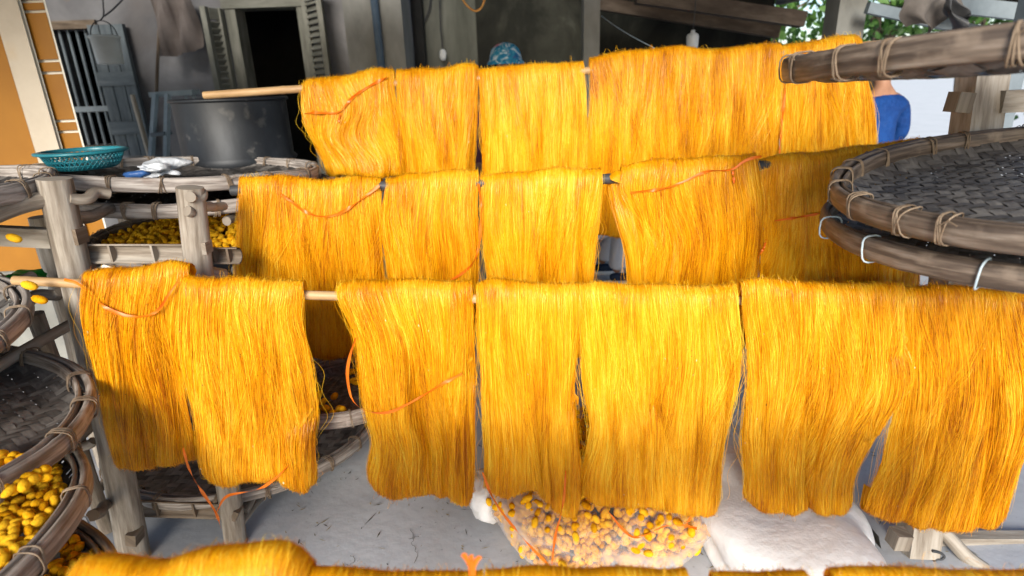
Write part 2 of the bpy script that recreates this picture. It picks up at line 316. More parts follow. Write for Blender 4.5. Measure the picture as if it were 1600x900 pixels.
def ribbon(path, width, nrm=(0, -1, 0), twist=0., seed=0, cup=.25):
    P = np.array(path, float); n = len(P); rg = np.random.default_rng(seed)
    T = np.gradient(P, axis=0); T /= np.linalg.norm(T, axis=1)[:, None] + 1e-9
    N = np.array(nrm, float); W = np.cross(T, N); W /= np.linalg.norm(W, axis=1)[:, None] + 1e-9; Nn = np.cross(W, T)
    t = np.linspace(0, 1, n); a = twist * (np.sin(t * 9 + rg.uniform(0, 6)) + .6 * np.sin(t * 23 + rg.uniform(0, 6)))
    W2 = W * np.cos(a)[:, None] + Nn * np.sin(a)[:, None]; N2 = Nn * np.cos(a)[:, None] - W * np.sin(a)[:, None]
    w_ = width * (1 + .25 * np.sin(t * 17 + rg.uniform(0, 6)))
    V = np.stack([P - W2 * w_[:, None] / 2, P - N2 * (w_ * cup)[:, None], P + W2 * w_[:, None] / 2], 1).reshape(-1, 3)
    s = np.r_[0, np.cumsum(np.linalg.norm(np.diff(P, axis=0), axis=1))]
    U = np.stack([np.stack([np.full(n, x), s], 1) for x in (0, width / 2, width)], 1).reshape(-1, 2)
    F = [[i * 3 + j, i * 3 + j + 1, i * 3 + j + 4, i * 3 + j + 3] for i in range(n - 1) for j in (0, 1)]
    return V, F, U
def blob(c, rx, ry, rz, seed=0, amp=.15, nu=36, nv=22, flatb=True, power=.8):
    rg = np.random.default_rng(seed); th = np.linspace(-PI / 2, PI / 2, nv); ph = np.linspace(0, 2 * PI, nu + 1)
    TH, PH = np.meshgrid(th, ph, indexing='ij'); sg = lambda v: np.sign(v) * np.abs(v) ** power
    X, Y, Z = sg(np.cos(TH)) * sg(np.cos(PH)), sg(np.cos(TH)) * sg(np.sin(PH)), sg(np.sin(TH))
    d = np.zeros_like(X)
    for k in range(9):
        v = rg.normal(size=3) * (1.5 + k * .7); d += np.sin(v[0] * X + v[1] * Y + v[2] * Z + rg.uniform(0, 6)) / (1.5 + k * .6)
    s = 1 + amp * d * .5
    V = np.stack([c[0] + rx * X * s, c[1] + ry * Y * s, c[2] + rz * Z * s], -1).reshape(-1, 3)
    if flatb: V[:, 2] = np.maximum(V[:, 2], c[2] - rz * .8)
    k = nu + 1
    F = [[i * k + j, i * k + j + 1, (i + 1) * k + j + 1, (i + 1) * k + j] for i in range(nv - 1) for j in range(nu)]
    return V, F, np.stack([PH.ravel() * .1, TH.ravel() * .1], 1)

# ------------------------------------------------------------------ ground
def sheet(x0, x1, y0, y1, z, nx=2, ny=2):
    X, Y = np.meshgrid(np.linspace(x0, x1, nx), np.linspace(y0, y1, ny), indexing='ij')
    V = np.stack([X, Y, np.full_like(X, z)], -1).reshape(-1, 3)
    F = [[i * ny + j, (i + 1) * ny + j, (i + 1) * ny + j + 1, i * ny + j + 1] for i in range(nx - 1) for j in range(ny - 1)]
    return V, F, V[:, :2].copy()
obj('ground', sheet(-120, 120, -60, 180, -.03), 'yard', kind='structure')
obj('concrete_floor', sheet(-7, 4.2, -3, 7.2, 0), 'floor', kind='structure')
rg = np.random.default_rng(3)

# ------------------------------------------------------------------ house front: plaster wall, barred window, shuttered opening
YW = 5.8
house = thing('house_front', 'grey plaster house front with barred window and shuttered opening behind the skeins', 'house', (-2.5, YW, 0))
def wx(px, py=100, Y=YW): return at(px, py, Y)[0]
def wz(py, px=400, Y=YW): return at(px, py, Y)[2]
xl, wl, wr, dl, dr, xr = -6.5, wx(99, 130), wx(166, 130), wx(362, 70), wx(482, 70), wx(640, 60)
wt, wb = wz(45, 130), wz(228, 130); dt = wz(12, 420); TOP = 3.3
for a in ((xl, wl, 0, TOP), (wl, wr, wt, TOP), (wl, wr, 0, wb), (wr, dl, 0, TOP), (dl, dr, dt, TOP), (dr, xr, 0, TOP)):
    obj('wall', box(a[0], a[1], YW, YW + .22, a[2], a[3]), 'plaster', house, smooth=False)
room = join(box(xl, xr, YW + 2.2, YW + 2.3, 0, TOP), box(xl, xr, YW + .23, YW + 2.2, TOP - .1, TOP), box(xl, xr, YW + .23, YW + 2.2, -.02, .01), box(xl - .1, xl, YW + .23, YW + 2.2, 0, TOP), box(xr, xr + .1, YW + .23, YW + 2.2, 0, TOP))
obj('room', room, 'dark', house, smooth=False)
bw = obj('window', box(wl - .05, wr + .05, YW - .03, YW + .05, wt, wt + .07), 'wood2', house, smooth=False)
obj('sill', box(wl - .05, wr + .05, YW - .05, YW + .05, wb - .06, wb), 'wood2', bw, smooth=False)
for i in range(5):
    x = wl + (wr - wl) * (i + .6) / 5
    obj('bar', tube(line((x, YW + .06, wb), (x, YW + .06, wt), 3), .014, 8), 'steel', bw)
obj('crossbar', bar((wl, YW + .04, (wt + wb) / 2 - .18), (wr, YW + .04, (wt + wb) / 2 - .18), .02, .05), 'steel', bw, smooth=False)
def shutter(p0, p1, z0, z1, slat_mat='shutter', panels=None):
    """louvred leaf hinged between plan points p0 and p1"""
    p0, p1 = np.array(p0), np.array(p1); L = np.linalg.norm(p1 - p0); d = (p1 - p0) / L
    g = []
    for a in (0, L - .07): g.append(bar((*(p0 + d * (a + .035)), z0), (*(p0 + d * (a + .035)), z1), .07, .045))
    zs = [z0 + .05, z0 + (z1 - z0) * .5, z1 - .05]
    for z in zs: g.append(bar((*(p0 + d * .07), z), (*(p0 + d * (L - .07)), z), .04, .09))
    o = obj('shutter', join(*g), slat_mat, house, smooth=False)
    z = z0 + .13
    while z < z1 - .1:
        if abs(z - zs[1]) > .06:
            a, b = (*(p0 + d * .07), z), (*(p0 + d * (L - .07)), z); n = np.array([d[1], -d[0], 0])
            V = np.array([a + n * .02 + (0, 0, -.02), b + n * .02 + (0, 0, -.02), b - n * .02 + (0, 0, .02), a - n * .02 + (0, 0, .02)])
            V = np.concatenate([V, V + (0, 0, .008)])
            obj('slat', (V, [[3, 2, 1, 0], [4, 5, 6, 7], [0, 1, 5, 4], [2, 3, 7, 6], [1, 2, 6, 5], [3, 0, 4, 7]], np.c_[V[:, 2], V[:, 0]]), slat_mat, o, smooth=False)
        z += .052
    return o
obj('door_frame', join(box(dl, dl + .09, YW - .02, YW + .2, 0, dt), box(dr - .06, dr, YW - .02, YW + .2, 0, dt), box(dl - .02, dr + .02, YW - .04, YW + .18, dt - .001, dt + .09)), 'shutter', house, smooth=False)
shutter((dl - .02, YW - .03), (wx(320, 70, 5.5), 5.55), .25, wz(10, 340, 5.6))
shutter((dr + .01, YW - .03), (wx(508, 70, 5.45), 5.5), .25, dt + .12)
# solid grey-blue leaf of the barred window, standing open to the right
pl = thing('window_leaf', 'weathered grey blue board leaf standing open beside the barred window', 'shutter', (wr + .15, YW - .2, 0))
lx0, lx1 = wr + .01, wx(203, 130, 5.6)
for k in range(3):
    a, b = lx0 + (lx1 - lx0) * k / 3, lx0 + (lx1 - lx0) * (k + 1) / 3 - .012
    obj('board', box(a, b, YW - .09 - .004 * k, YW - .05, wb - .1, wt + .02), 'bluegrey', pl, smooth=False)
obj('batten', box(lx0, lx1, YW - .12, YW - .095, wt - .5, wt - .38), 'bluegrey', pl, smooth=False)
obj('batten', box(lx0, lx1, YW - .12, YW - .095, wb + .1, wb + .22), 'bluegrey', pl, smooth=False)
# square concrete column with its pipe
c0, c1 = at(541, 60, 5.2), at(631, 60, 5.2)
col = thing('concrete_column', 'broad pale concrete column with a blue pipe running down it', 'column', ((c0[0] + c1[0]) / 2, 5.4, 0))
obj('shaft', box(c0[0], c1[0], 5.2, 5.65, 0, TOP), 'conc', col, smooth=False)
pp = at(594, 60, 5.15); obj('pipe', tube(line((pp[0], 5.16, 0), (pp[0] - .03, 5.16, TOP), 4), .032, 12), 'bluepipe', col)
# mouldy back wall of the shed
bwall = thing('shed_wall', 'dark mould stained shed wall behind the top row of skeins', 'wall', (1, 6.2, 0))
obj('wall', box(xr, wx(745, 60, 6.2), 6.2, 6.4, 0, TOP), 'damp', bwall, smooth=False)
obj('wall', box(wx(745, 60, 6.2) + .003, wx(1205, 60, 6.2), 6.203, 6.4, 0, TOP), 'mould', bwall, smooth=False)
c0, c1 = at(912, 60, 4.9), at(937, 60, 4.9)
obj('cp', box(c0[0], c1[0], 4.9, 5.05, 0, 3.0), 'conc', None, smooth=False).name = 'shed_post'
tag(bpy.data.objects['shed_post'], 'slim square concrete post rising behind the middle of the top row', 'post')
c0, c1 = at(1309, 30, 4.6), at(1352, 30, 4.6)
o = obj('shed_post', box(c0[0], c1[0], 4.6, 4.8, 0, 2.6), 'conc', None, smooth=False)
tag(o, 'thick grey concrete post at the open side under the tin roof', 'post')
o = obj('drain_pipe', tube(line((at(1300, 30, 5.0)[0], 5.0, 0), (at(1300, 30, 5.0)[0] + .03, 5.0, 2.5), 4), .055, 12), 'bluepipe'); tag(o, 'dark blue green pipe beside the thick grey post', 'pipe')
# shed roof: corrugated tin on rafters and purlins
roof = thing('tin_roof', 'low corrugated tin roof on weathered rafters above the open side', 'roof', (2.5, 5, 2.2))
def corr(x0, x1, y0, y1, zf, n=90):
    xs = np.linspace(x0, x1, n); V = []
    for x in xs:
        for y in np.linspace(y0, y1, 4): V.append((x, y, zf(x, y) + .012 * math.sin(x * 2 * PI / .076)))
    F = [[i * 4 + j, i * 4 + j + 1, (i + 1) * 4 + j + 1, (i + 1) * 4 + j] for i in range(n - 1) for j in range(3)]
    return np.array(V), F, np.array(V)[:, :2]
rz = lambda x, y: 2.62 - .13 * (x - 1.0) + .03 * (y - 4)
for k in range(6):
    obj('roof_sheet', corr(1.0 + k * .82, 1.85 + k * .82, 3.7, 6.9, lambda x, y, k=k: rz(x, y) + .01 * (k % 2), 100), 'tin', roof)
for y in (3.8, 4.6, 5.5, 6.4):
    obj('purlin', bar((1.0, y, rz(1, y) - .06), (6, y, rz(6, y) - .06), .05, .07), 'steel' if y > 4 else 'beam', roof, smooth=False)
for x in (1.6, 3.0, 4.3):
    obj('rafter', bar((x, 3.6, rz(x, 3.6) - .15), (x, 6.9, rz(x, 6.9) - .15), .07, .11), 'beam', roof, smooth=False)
a, b = at(945, 8, 5.6), at(1215, 50, 5.6)
obj('tie_beam', bar((a[0] - .1, 5.6, a[2] + .02), (b[0], 5.6, b[2]), .09, .1), 'beam', roof, smooth=False)
a, b = at(1190, 26, 4.5), at(1255, 26, 4.5)
obj('beam_end', bar((a[0] - .9, 4.5, a[2] + .16), (b[0], 4.5, b[2] - .02),   .1, .1), 'beam', roof, smooth=False)
a, b = at(1355, 12, 4.4), at(1540, 52, 4.4)
obj('brace', bar(a, b + (b - a) * .25, .05, .07), 'steel', roof, smooth=False)
a, b = at(1480, 6, 4.2), at(1620, 22, 4.2)
obj('brace', bar(a, b + (b - a) * .2, .05, .1), 'steel', roof, smooth=False)
shade_ceiling = thing('unseen_plank_ceiling', 'unseen dark board ceiling over the back of the shed, added to shade the wall', 'ceiling', (-2, 5, 3.3))  # out of view, put in to darken the wall behind
for k in range(16):
    obj('board', box(-7, 1.0, 3.4 + k * .19, 3.4 + k * .19 + .18, TOP + .01, TOP + .035), 'beam', shade_ceiling, smooth=False)
shade_canopy = thing('tin_roof', 'unseen corrugated tin roof over the drying poles, added to shade the walls behind', 'roof', (-1, 2, 2.6))  # out of view; front edge and height set to shade column and walls
for k in range(8):
    obj('roof_sheet', corr(-4.6 + k * .82, -3.75 + k * .82, .35, 3.75, lambda x, y, k=k: 2.6 + .06 * (y - .35) + .01 * (k % 2), 60), 'tin', shade_canopy)
for y in (.6, 2.0, 3.4): obj('purlin', bar((-4.6, y, 2.55 + .06 * (y - .35)), (2, y, 2.55 + .06 * (y - .35)), .05, .07), 'beam', shade_canopy, smooth=False)
o = obj('wall_cloth', (lambda P: P)((lambda n=14: (lambda V: (V, [[i * n + j, (i + 1) * n + j, (i + 1) * n + j + 1, i * n + j + 1] for i in range(n - 1) for j in range(n - 1)], V[:, [0, 2]]))(np.array([[*(lambda a, b, c, d, u, v: (np.array(a) * (1 - u) + np.array(b) * u) * (1 - v) + (np.array(d) * (1 - u) + np.array(c) * u) * v)(at(232, -8, 5.55), at(296, -8, 5.55), at(316, 72, 5.55), at(250, 88, 5.55), i / 13, j / 13) + np.array([0, .05 * math.sin(i * .9 + j * .3) + .03 * math.sin(i * 2.1), -.03 * math.sin(i / 13 * PI) * (j / 13)])] for i in range(14) for j in range(14)])))()), 'net')
tag(o, 'thin dull brown cloth hung on the plaster wall left of the shutters', 'cloth')
def hang_cloth(name, label, cat, quad, Y, material, seed):
    n = 18; rg = np.random.default_rng(seed); V = []
    q = [np.array(at(*p, Y)) for p in quad]
    for i in range(n):
        for j in range(n):
            u, v = i / (n - 1), j / (n - 1); p = (q[0] * (1 - u) + q[1] * u) * (1 - v) + (q[3] * (1 - u) + q[2] * u) * v
            V.append(p + np.array([0.02 * math.sin(v * 7 + u * 3), .07 * math.sin(u * 11 + v * 2) * v + .02, .05 * math.sin(u * 8 + 1) * v]))
    F = [[i * n + j, (i + 1) * n + j, (i + 1) * n + j + 1, i * n + j + 1] for i in range(n - 1) for j in range(n - 1)]
    V = np.array(V); o = obj(name, (V, F, V[:, [0, 2]]), material); return tag(o, label, cat)
hang_cloth('hanging_cloth', 'torn brown cloth bunched under the tin roof', 'cloth', [(1408, -12), (1512, -12), (1495, 30), (1424, 52)], 3.9, 'cloth', 2)
hang_cloth('hanging_cloth', 'dark rag dangling from the roof brace next to the bunched cloth', 'cloth', [(1470, -10), (1500, -10), (1506, 40), (1498, 42)], 3.8, 'pipe', 4)
# left orange wall and painted column
YP = 3.2
pil = thing('painted_wall', 'orange painted wall end with a beige column and cream banded panels', 'wall', (at(60, 300, YP)[0], YP, 0))
X = lambda px, py=200: at(px, py, YP)[0]
def splay(g):
    """the wall end is cut obliquely: plan edges run back and to the left"""
    V = g[0].copy(); V[:, 0] -= .80 * (V[:, 1] - YP); return V, g[1], g[2]
def strip(pa, pb, z0, z1, y0, y1, material, name):
    return obj(name, splay(box(X(pa), X(pb), y0, y1, z0, z1)), material, pil, smooth=False)
ptop, pbot = 2.4, at(45, 424, YP)[2]
strip(-400, 44, pbot, ptop, YP + .02, YP + .4, 'orange', 'wall')
strip(44.3, 83, pbot - .35, ptop, YP - .03, YP + .36, 'cream', 'column')
strip(83.3, 88.5, pbot - .2, ptop, YP - .012, YP + .3, 'white', 'edge_strip')
ys = [at(100, p_, YP)[2] for p_ in (-90, -75, 0, 16, 94, 113, 189, 206, 286, 303, 400)]
strip(88.7, 122, pbot, ptop, YP + .025, YP + .3, 'white', 'backing')
for k in range(len(ys) - 1):
    obj('panel', splay(box(X(89.4), X(121), YP + .006, YP + .022, ys[k + 1] + .007, ys[k] - .007)), 'tile', pil, smooth=False)
strip(121.6, 124, pbot, ptop, YP + .002, YP + .3, 'white', 'edge_strip')
strip(-400, 124, 0, pbot - .003, YP + .05, YP + .42, 'conc', 'plinth')

# ------------------------------------------------------------------ things at the back left
b = at(168, 78, 4.9)
bk = thing('bucket', 'dirty white plastic bucket hanging in front of the barred window', 'bucket', (b[0], b[1], b[2] - .14))
BKS = .74
obj('pail', lathe([(r_ * BKS, z_ * BKS) for r_, z_ in [(.02, -.13), (.115, -.14), (.122, -.13), (.135, .11), (.146, .112), (.146, .135), (.138, .14), (.13, .11), (.105, -.12)]], b, 36), 'bucket', bk)
a_ = np.linspace(0, PI, 18)
obj('handle', tube(np.stack([b[0] + .104 * np.cos(a_), np.full(18, b[1]), b[2] + .09 + .12 * np.sin(a_)], 1), .004, 6), 'pipe', bk)
wp = [at(163, 25, 4.9), at(161, 8, 4.9), at(160, -30, 4.9), at(160, -90, 4.9)]
o = obj('hanging_wire', join(tube(smooth_path([(b[0], b[1], b[2] + .21)] + wp, 16), .005, 6), tube(smooth_path([at(163, 25, 4.9), at(178, 14, 4.9), at(200, -10, 4.9)], 10), .006, 6)), 'pipe'); tag(o, 'dark wire from the ceiling that holds the white bucket', 'wire')
ld = thing('step_ladder', 'pale blue metal step ladder leaning against the plaster wall', 'ladder', (at(268, 250, 5.1)[0], 5.1, 0))
for (xa, xb) in ((243, 236), (262, 260)):
    p = at(xa, 148, 5.2); q = at(xb, 250, 5.0); d = (q - p) / (p[2] - q[2]); q = p + d * p[2]
    obj('rail', bar(q, p, .03, .05), 'alu', ld, smooth=False)
for (xa, xb) in ((290, 300), (302, 318)):
    p = at(xa, 148, 5.4); q = at(xb, 200, 5.55); d = (q - p) / (p[2] - q[2]); q = p + d * p[2]
    obj('leg', bar(q, p, .025, .03), 'alu', ld, smooth=False)
obj('top_step', bar(at(240, 148, 5.3), at(306, 144, 5.35), .2, .04), 'alu', ld, smooth=False)
for k, py in enumerate((210, 245)):
    p, q = at(241 - k, py, 5.1), at(263 - k, py - 2, 5.1); obj('step', bar(p, q, .12, .03), 'steel', ld, smooth=False)
a, b2 = at(251, 22, 5.6), at(238, 240, 5.2); b2 = a + (b2 - a) * (a[2] / (a[2] - b2[2]))
o = obj('broom_pole', log(b2, a, .016, .014, 3), 'wood2'); tag(o, 'thin brown pole leaning on the wall behind the ladder', 'pole')
a, b2 = at(208, 150, 5.5), at(228, 225, 5.3); b2 = a + (b2 - a) * (a[2] / (a[2] - b2[2]))
o = obj('broom_pole', log(b2, a, .022, .02, 4), 'cream'); tag(o, 'pale stick propped beside the grey window leaf', 'pole')
# steel drum on a masonry stove
dc = at(359, 155, 3.15); DR = .272
st = thing('stove_base', 'rough concrete block stove under the steel drum', 'stove', (dc[0], dc[1], 0))
for k in range(2):
    for i in range(2):
        obj('block', box(dc[0] - .3 + i * .302, dc[0] - .002 + i * .302, dc[1] - .3, dc[1] + .3, k * .3, k * .3 + .297), 'conc', st, smooth=False)
dz0 = .6; dh = dc[2] - dz0
dm = thing('steel_drum', 'black steel oil drum with dull pale scuffs behind the trays', 'drum', (dc[0], dc[1], dz0))
prof = [(.01, 0), (DR - .01, 0), (DR, .012), (DR, dh * .33 - .02), (DR + .018, dh * .33), (DR, dh * .33 + .02), (DR, dh * .66 - .02), (DR + .018, dh * .66), (DR, dh * .66 + .02), (DR, dh - .012)]
obj('shell', lathe(prof, (dc[0], dc[1], dz0), 56), 'drum', dm)
obj('rim', lathe([(DR, dh - .012), (DR + .012, dh - .008), (DR + .014, dh), (DR + .006, dh + .008), (DR - .008, dh + .002), (DR - .01, dh - .03), (DR - .012, dh - .5)], (dc[0], dc[1], dz0), 56), 'drum', dm)
# hanging bottle, wires, cord loop
bt = at(1082, 62, 4.4)
bo = thing('hanging_bottle', 'small milky plastic bottle hung on a cord above the top row', 'bottle', (bt[0], bt[1], bt[2] - .06))
obj('body', lathe([(.005, -.058), (.034, -.058), (.04, -.05), (.043, .02), (.036, .036), (.016, .045), (.014, .062), (.003, .062)], bt, 20), 'bottle', bo)
obj('cord', tube([bt + (0, 0, .06), bt + (.004, 0, .2), bt + (0, 0, .42)], .003, 6), 'pipe', bo)
cl = [at(720, -6, 3.4), at(728, 8, 3.4), at(742, 19, 3.4), at(752, 14, 3.4), at(757, 0, 3.4), at(756, -14, 3.4)]
o = obj('cord_loop', join(tube(smooth_path(cl, 24), .006, 6), tube(smooth_path([p + np.array([.006, .01, .008]) for p in cl[2:]], 14), .004, 6)), 'cord'); tag(o, 'loop of orange brown cord dangling at the top', 'cord')
o = obj('wall_cable', tube(smooth_path([at(673, -10, 6.15), at(672, 14, 6.15), at(660, 40, 6.15), at(645, 50, 6.15), at(632, 36, 6.15)], 24), .008, 6), 'pipe'); tag(o, 'thin slack cable sagging across the damp plaster', 'cable')
sw = thing('switch', 'white pull switch at the end of a thin cord on the damp wall', 'switch', tuple(at(692, 86, 6.1)))
s_ = at(692, 86, 6.1); obj('case', blob(s_, .035, .02, .055, 4, .08, 14, 10, False), 'bottle', sw)
obj('cord', tube(smooth_path([s_ + (0, 0, .05), at(688, 40, 6.12), at(686, -20, 6.12)], 10), .007, 6), 'pipe', sw)
o = obj('wire', tube(line(at(940, 25, 4.5), at(1022, 75, 2.7), 8, .01), .0022, 5), 'lashw'); tag(o, 'thin pale wire slanting from the slim concrete post', 'wire')
a = at(1592, 100, 3.4)
o = obj('metal_post', box(a[0] - .03, a[0] + .05, 3.4, 3.47, 0, 2.3), 'steel', None, smooth=False); tag(o, 'blue grey steel post behind the wooden post of the right rack', 'post')

# ------------------------------------------------------------------ woven trays
def tray_proto(R, weave_parts, rim_mat, lash_mat, seed, nl=18, wire=False):
    rg = np.random.default_rng(seed); root = bpy.data.objects.new('bamboo_tray', None); C.objects.link(root); LOC[root] = np.zeros(3)
    w_ = .021; n = int(R / w_); D = .052
    def dish(x, y):
        r = np.minimum(np.hypot(x, y) / R, 1); return -D * (1 - np.clip((r - .8) / .2, 0, 1) ** 2 * .75) - .006 + .004 * np.sin(x * 9 + seed) * np.cos(y * 8)
    rot = .6 + seed; cr, sr = math.cos(rot), math.sin(rot); geos = []
    for ax in (0, 1):
        for j in range(-n, n + 1):
            c = j * w_; h = R * .985; 
            if abs(c) > h - .02: continue
            L = math.sqrt(h * h - c * c); k0 = int(L / w_); ks = np.arange(-k0, k0 + 1)
            pos = np.r_[-L, ks * w_, L]; ks2 = np.r_[-k0 - 1, ks, k0 + 1]
            up = np.where(((ks2 + j * (1 if ax == 0 else 1)) % 4) < 2, 1, -1) * (1 if ax == 0 else -1)
            zoff = .0022 * up + rg.normal(0, .0004, len(up))
            hw = w_ * .497 * rg.uniform(.97, 1.03); wob = rg.normal(0, .0008)
            a0, b0 = np.stack([pos, np.full_like(pos, c - hw + wob)], 1), np.stack([pos, np.full_like(pos, c + hw + wob)], 1)
            if ax: a0, b0 = a0[:, ::-1], b0[:, ::-1]
            V = []
            for q in (a0, b0):
                x, y = q[:, 0] * cr - q[:, 1] * sr, q[:, 0] * sr + q[:, 1] * cr; V.append(np.stack([x, y, dish(x, y) + zoff], 1))
            m_ = len(pos); V = np.stack(V, 1).reshape(-1, 3)
            F = [[2 * i, 2 * i + 1, 2 * i + 3, 2 * i + 2] for i in range(m_ - 1)]
            U = np.stack([np.tile([0, hw * 2], m_) + j * .31, np.repeat(pos, 2) + ax * 3.1], 1)
            if weave_parts: obj('strip', (V, F, U), 'weave', root)
            else: geos.append((V, F, U))
    if geos: obj('woven_base', join(*geos), 'weave', root, kind='stuff')
    N = 160; A = np.linspace(0, 2 * PI, N + 1); nodes = np.cumsum(rg.uniform(.55, 1.0, 20)); nodes = nodes[nodes < 6.2]
    def hoop(Rc, hw, hh, zc, sd, q=12):
        V, U, F = [], [], []; rr = np.random.default_rng(sd)
        ph = rr.uniform(0, 6, 3)
        for i, a in enumerate(A):
            b = 1 + .14 * sum(math.exp(-((a - nd_) / .016) ** 2) for nd_ in nodes)
            wob = .0035 * math.sin(3 * a + ph[0]) + .002 * math.sin(7 * a + ph[1]); zw = .003 * math.sin(2 * a + ph[2]) + .002 * math.sin(5 * a + ph[0])
            for k in range(q + 1):
                t = 2 * PI * k / q; cx, cz = math.cos(t), math.sin(t)
                cx = math.copysign(abs(cx) ** .75, cx); cz = math.copysign(abs(cz) ** .75, cz)
                r = Rc + wob + hw * cx * b; V.append((r * math.cos(a), r * math.sin(a), zc + zw + hh * cz * (b * .5 + .5))); U.append((t * .02, a * Rc))
        k = q + 1
        for i in range(N):
            for j in range(q): F.append([i * k + j, (i + 1) * k + j, (i + 1) * k + j + 1, i * k + j + 1])
        return np.array(V), F, np.array(U)
    obj('rim', hoop(R + .004, .011, .025, -.022, seed + 1), rim_mat, root)
    obj('inner_hoop', hoop(R - .016, .006, .022, -.022, seed + 2), rim_mat, root)
    for i in range(nl):
        a = 2 * PI * (i + rg.uniform(-.25, .25)) / nl; g = []
        for k in range(1 if wire else rg.integers(3, 5)):
            aa = a + (k - 1.5) * .0075 * (.45 / R) * 1.1; t = np.linspace(0, 2 * PI, 15); tw = rg.normal(0, .006)
            rr_ = R - .004 + .0245 * np.sign(np.cos(t)) * np.abs(np.cos(t)) ** .6; zz_ = -.022 + .029 * np.sign(np.sin(t)) * np.abs(np.sin(t)) ** .6
            ang = aa + tw * np.sin(t) / R * 1.
            g.append(tube(np.stack([rr_ * np.cos(ang), rr_ * np.sin(ang), zz_], 1), .0017 if not wire else .0022, 5, caps=False))
        if not wire and i % 3 == 0:
            e = np.array([(R + .022) * math.cos(a), (R + .022) * math.sin(a), -.01]); t_ = np.array([-math.sin(a), math.cos(a), 0])
            g.append(tube([e, e + t_ * .015 + (0, 0, .012), e + t_ * .03 + (0, 0, .004)], .0013, 5))
        obj('lashing', join(*g), lash_mat, root)
    return root
P1 = tray_proto(.46, True, 'rim', 'lash', 1, 16)
P2 = tray_proto(.46, True, 'rimd', 'lash', 2, 23)
P3 = tray_proto(.46, False, 'rimg', 'lash', 3)
P4 = tray_proto(.46, False, 'rimd', 'lashw', 4, 13, True)
used = set()
def put_tray(proto, c, R, tx, ty, rot, label):
    o = proto if proto not in used else copy_tree(proto); used.add(proto)
    zax = Vector((-tx, -ty, 1)).normalized(); q = Vector((0, 0, 1)).rotation_difference(zax)
    o.rotation_mode = 'QUATERNION'; o.rotation_quaternion = q @ Euler((0, 0, rot)).to_quaternion()
    s = R / .46; o.scale = (s, s, 1); o.location = c; o['c'] = tuple(c); tag(o, label, 'tray', 'woven bamboo trays'); del o['c']
    return o
put_tray(P2, (1.215, 1.19, 1.315), .47, .135, .02, 0.3, 'dark empty woven tray uppermost of the two stacked at the right edge')
put_tray(P4, (1.23, 1.27, 1.19), .455, .06, .0, 1.0, 'dark tray tied with pale wire lying under the empty right tray')
put_tray(P2, (1.03, 1.147, 1.575), .455, .079, -.02, 2.2, 'brown tray above eye level at the upper right seen edge on')
put_tray(P3, (-1.34, 2.44, 1.232), .515, -.055, -.05, .2, 'grey tray with teal basket on it, top of the left rack')
put_tray(P3, (-1.25, 2.44, 1.15), .49, -.03, -.02, 1.4, 'grey tray lying directly under the tray with the teal basket')
put_tray(P3, (-1.22, 2.42, .985), .48, 0, 0, 2.2, 'tray heaped with cocoons between the two log posts')
put_tray(P1, (-1.516, 1.04, .881), .51, -.156, -.084, .9, 'mostly empty dark tray with grey rim at the left edge below the log post')
put_tray(P1, (-1.384, .86, .70), .46, 0, 0, 2.4, 'tray full of yellow cocoons at the lower left corner')
put_tray(P4, (-1.226, .692, .57), .455, 0, 0, 3.0, 'lowest tray of cocoons peeping out under the full lower left tray')
put_tray(P3, (-1.721, 1.177, 1.0), .495, -.046, .068, 1.9, 'tray with pale lashed rim just entering at the left edge under the bamboo pole')
e = at(20, 300, 1.5); put_tray(P3, (e[0] - .46, e[1], e[2] + .02), .45, 0, 0, .4, 'grey rimmed tray end beside the top log rail at the far left')
put_tray(P3, (-1.17, 2.21, .16), .53, -.03, -.02, 1.1, 'large pale rimmed tray low behind the front row, nearest the floor')
put_tray(P1, (-.58, 1.78, .56), .25, .05, -.05, .7, 'small tray with scattered cocoons in the gap of the front row')

# ------------------------------------------------------------------ cocoons
def ico():
    import bmesh
    bm = bmesh.new(); bmesh.ops.create_icosphere(bm, subdivisions=2, radius=1)
    V = np.array([v.co[:] for v in bm.verts]); F = np.array([[v.index for v in f.verts] for f in bm.faces]); bm.free(); return V, F
IV, IF = ico()
def cocoon_shape(seed):
    rg = np.random.default_rng(seed); V = IV.copy()
    wst = 1 - .10 * np.exp(-(V[:, 0] / .3) ** 2) * rg.uniform(0, 1)
    V = V * np.array([.0178, .0112, .0108]) * rg.uniform(.92, 1.08); V[:, 1:] *= wst[:, None]
    return V
COC = [mesh_data('cocoon', cocoon_shape(k), IF, 'cocoon') for k in range(4)]
def rot_rand(rg, flat=.5):
    return Euler((rg.uniform(0, 6.28), rg.normal(0, flat), rg.uniform(0, 6.28)))
def heap(c, R, n, zf, seed, thick=1, mask=None, minr=.019):
    """positions of cocoons in a disc heap"""
    rg = np.random.default_rng(seed); out = []; tries = 0
    grid = {}
    while len(out) < n and tries < n * 40:
        tries += 1; a = rg.uniform(0, 6.28); r = R * math.sqrt(rg.uniform(0, 1)); x, y = c[0] + r * math.cos(a), c[1] + r * math.sin(a)
        if mask and not mask(x, y): continue
        lv = rg.integers(0, thick) if thick > 1 else 0; k = (int(x / minr), int(y / minr), lv); ok = True
        for i in (-1, 0, 1):
            for j in (-1, 0, 1):
                for q in grid.get((k[0] + i, k[1] + j, lv), ()):
                    if (q[0] - x) ** 2 + (q[1] - y) ** 2 < minr * minr: ok = False
        if not ok: continue
        grid.setdefault(k, []).append((x, y)); out.append((x, y, zf(x, y) + lv * .013 + rg.uniform(-.003, .006)))
    return out
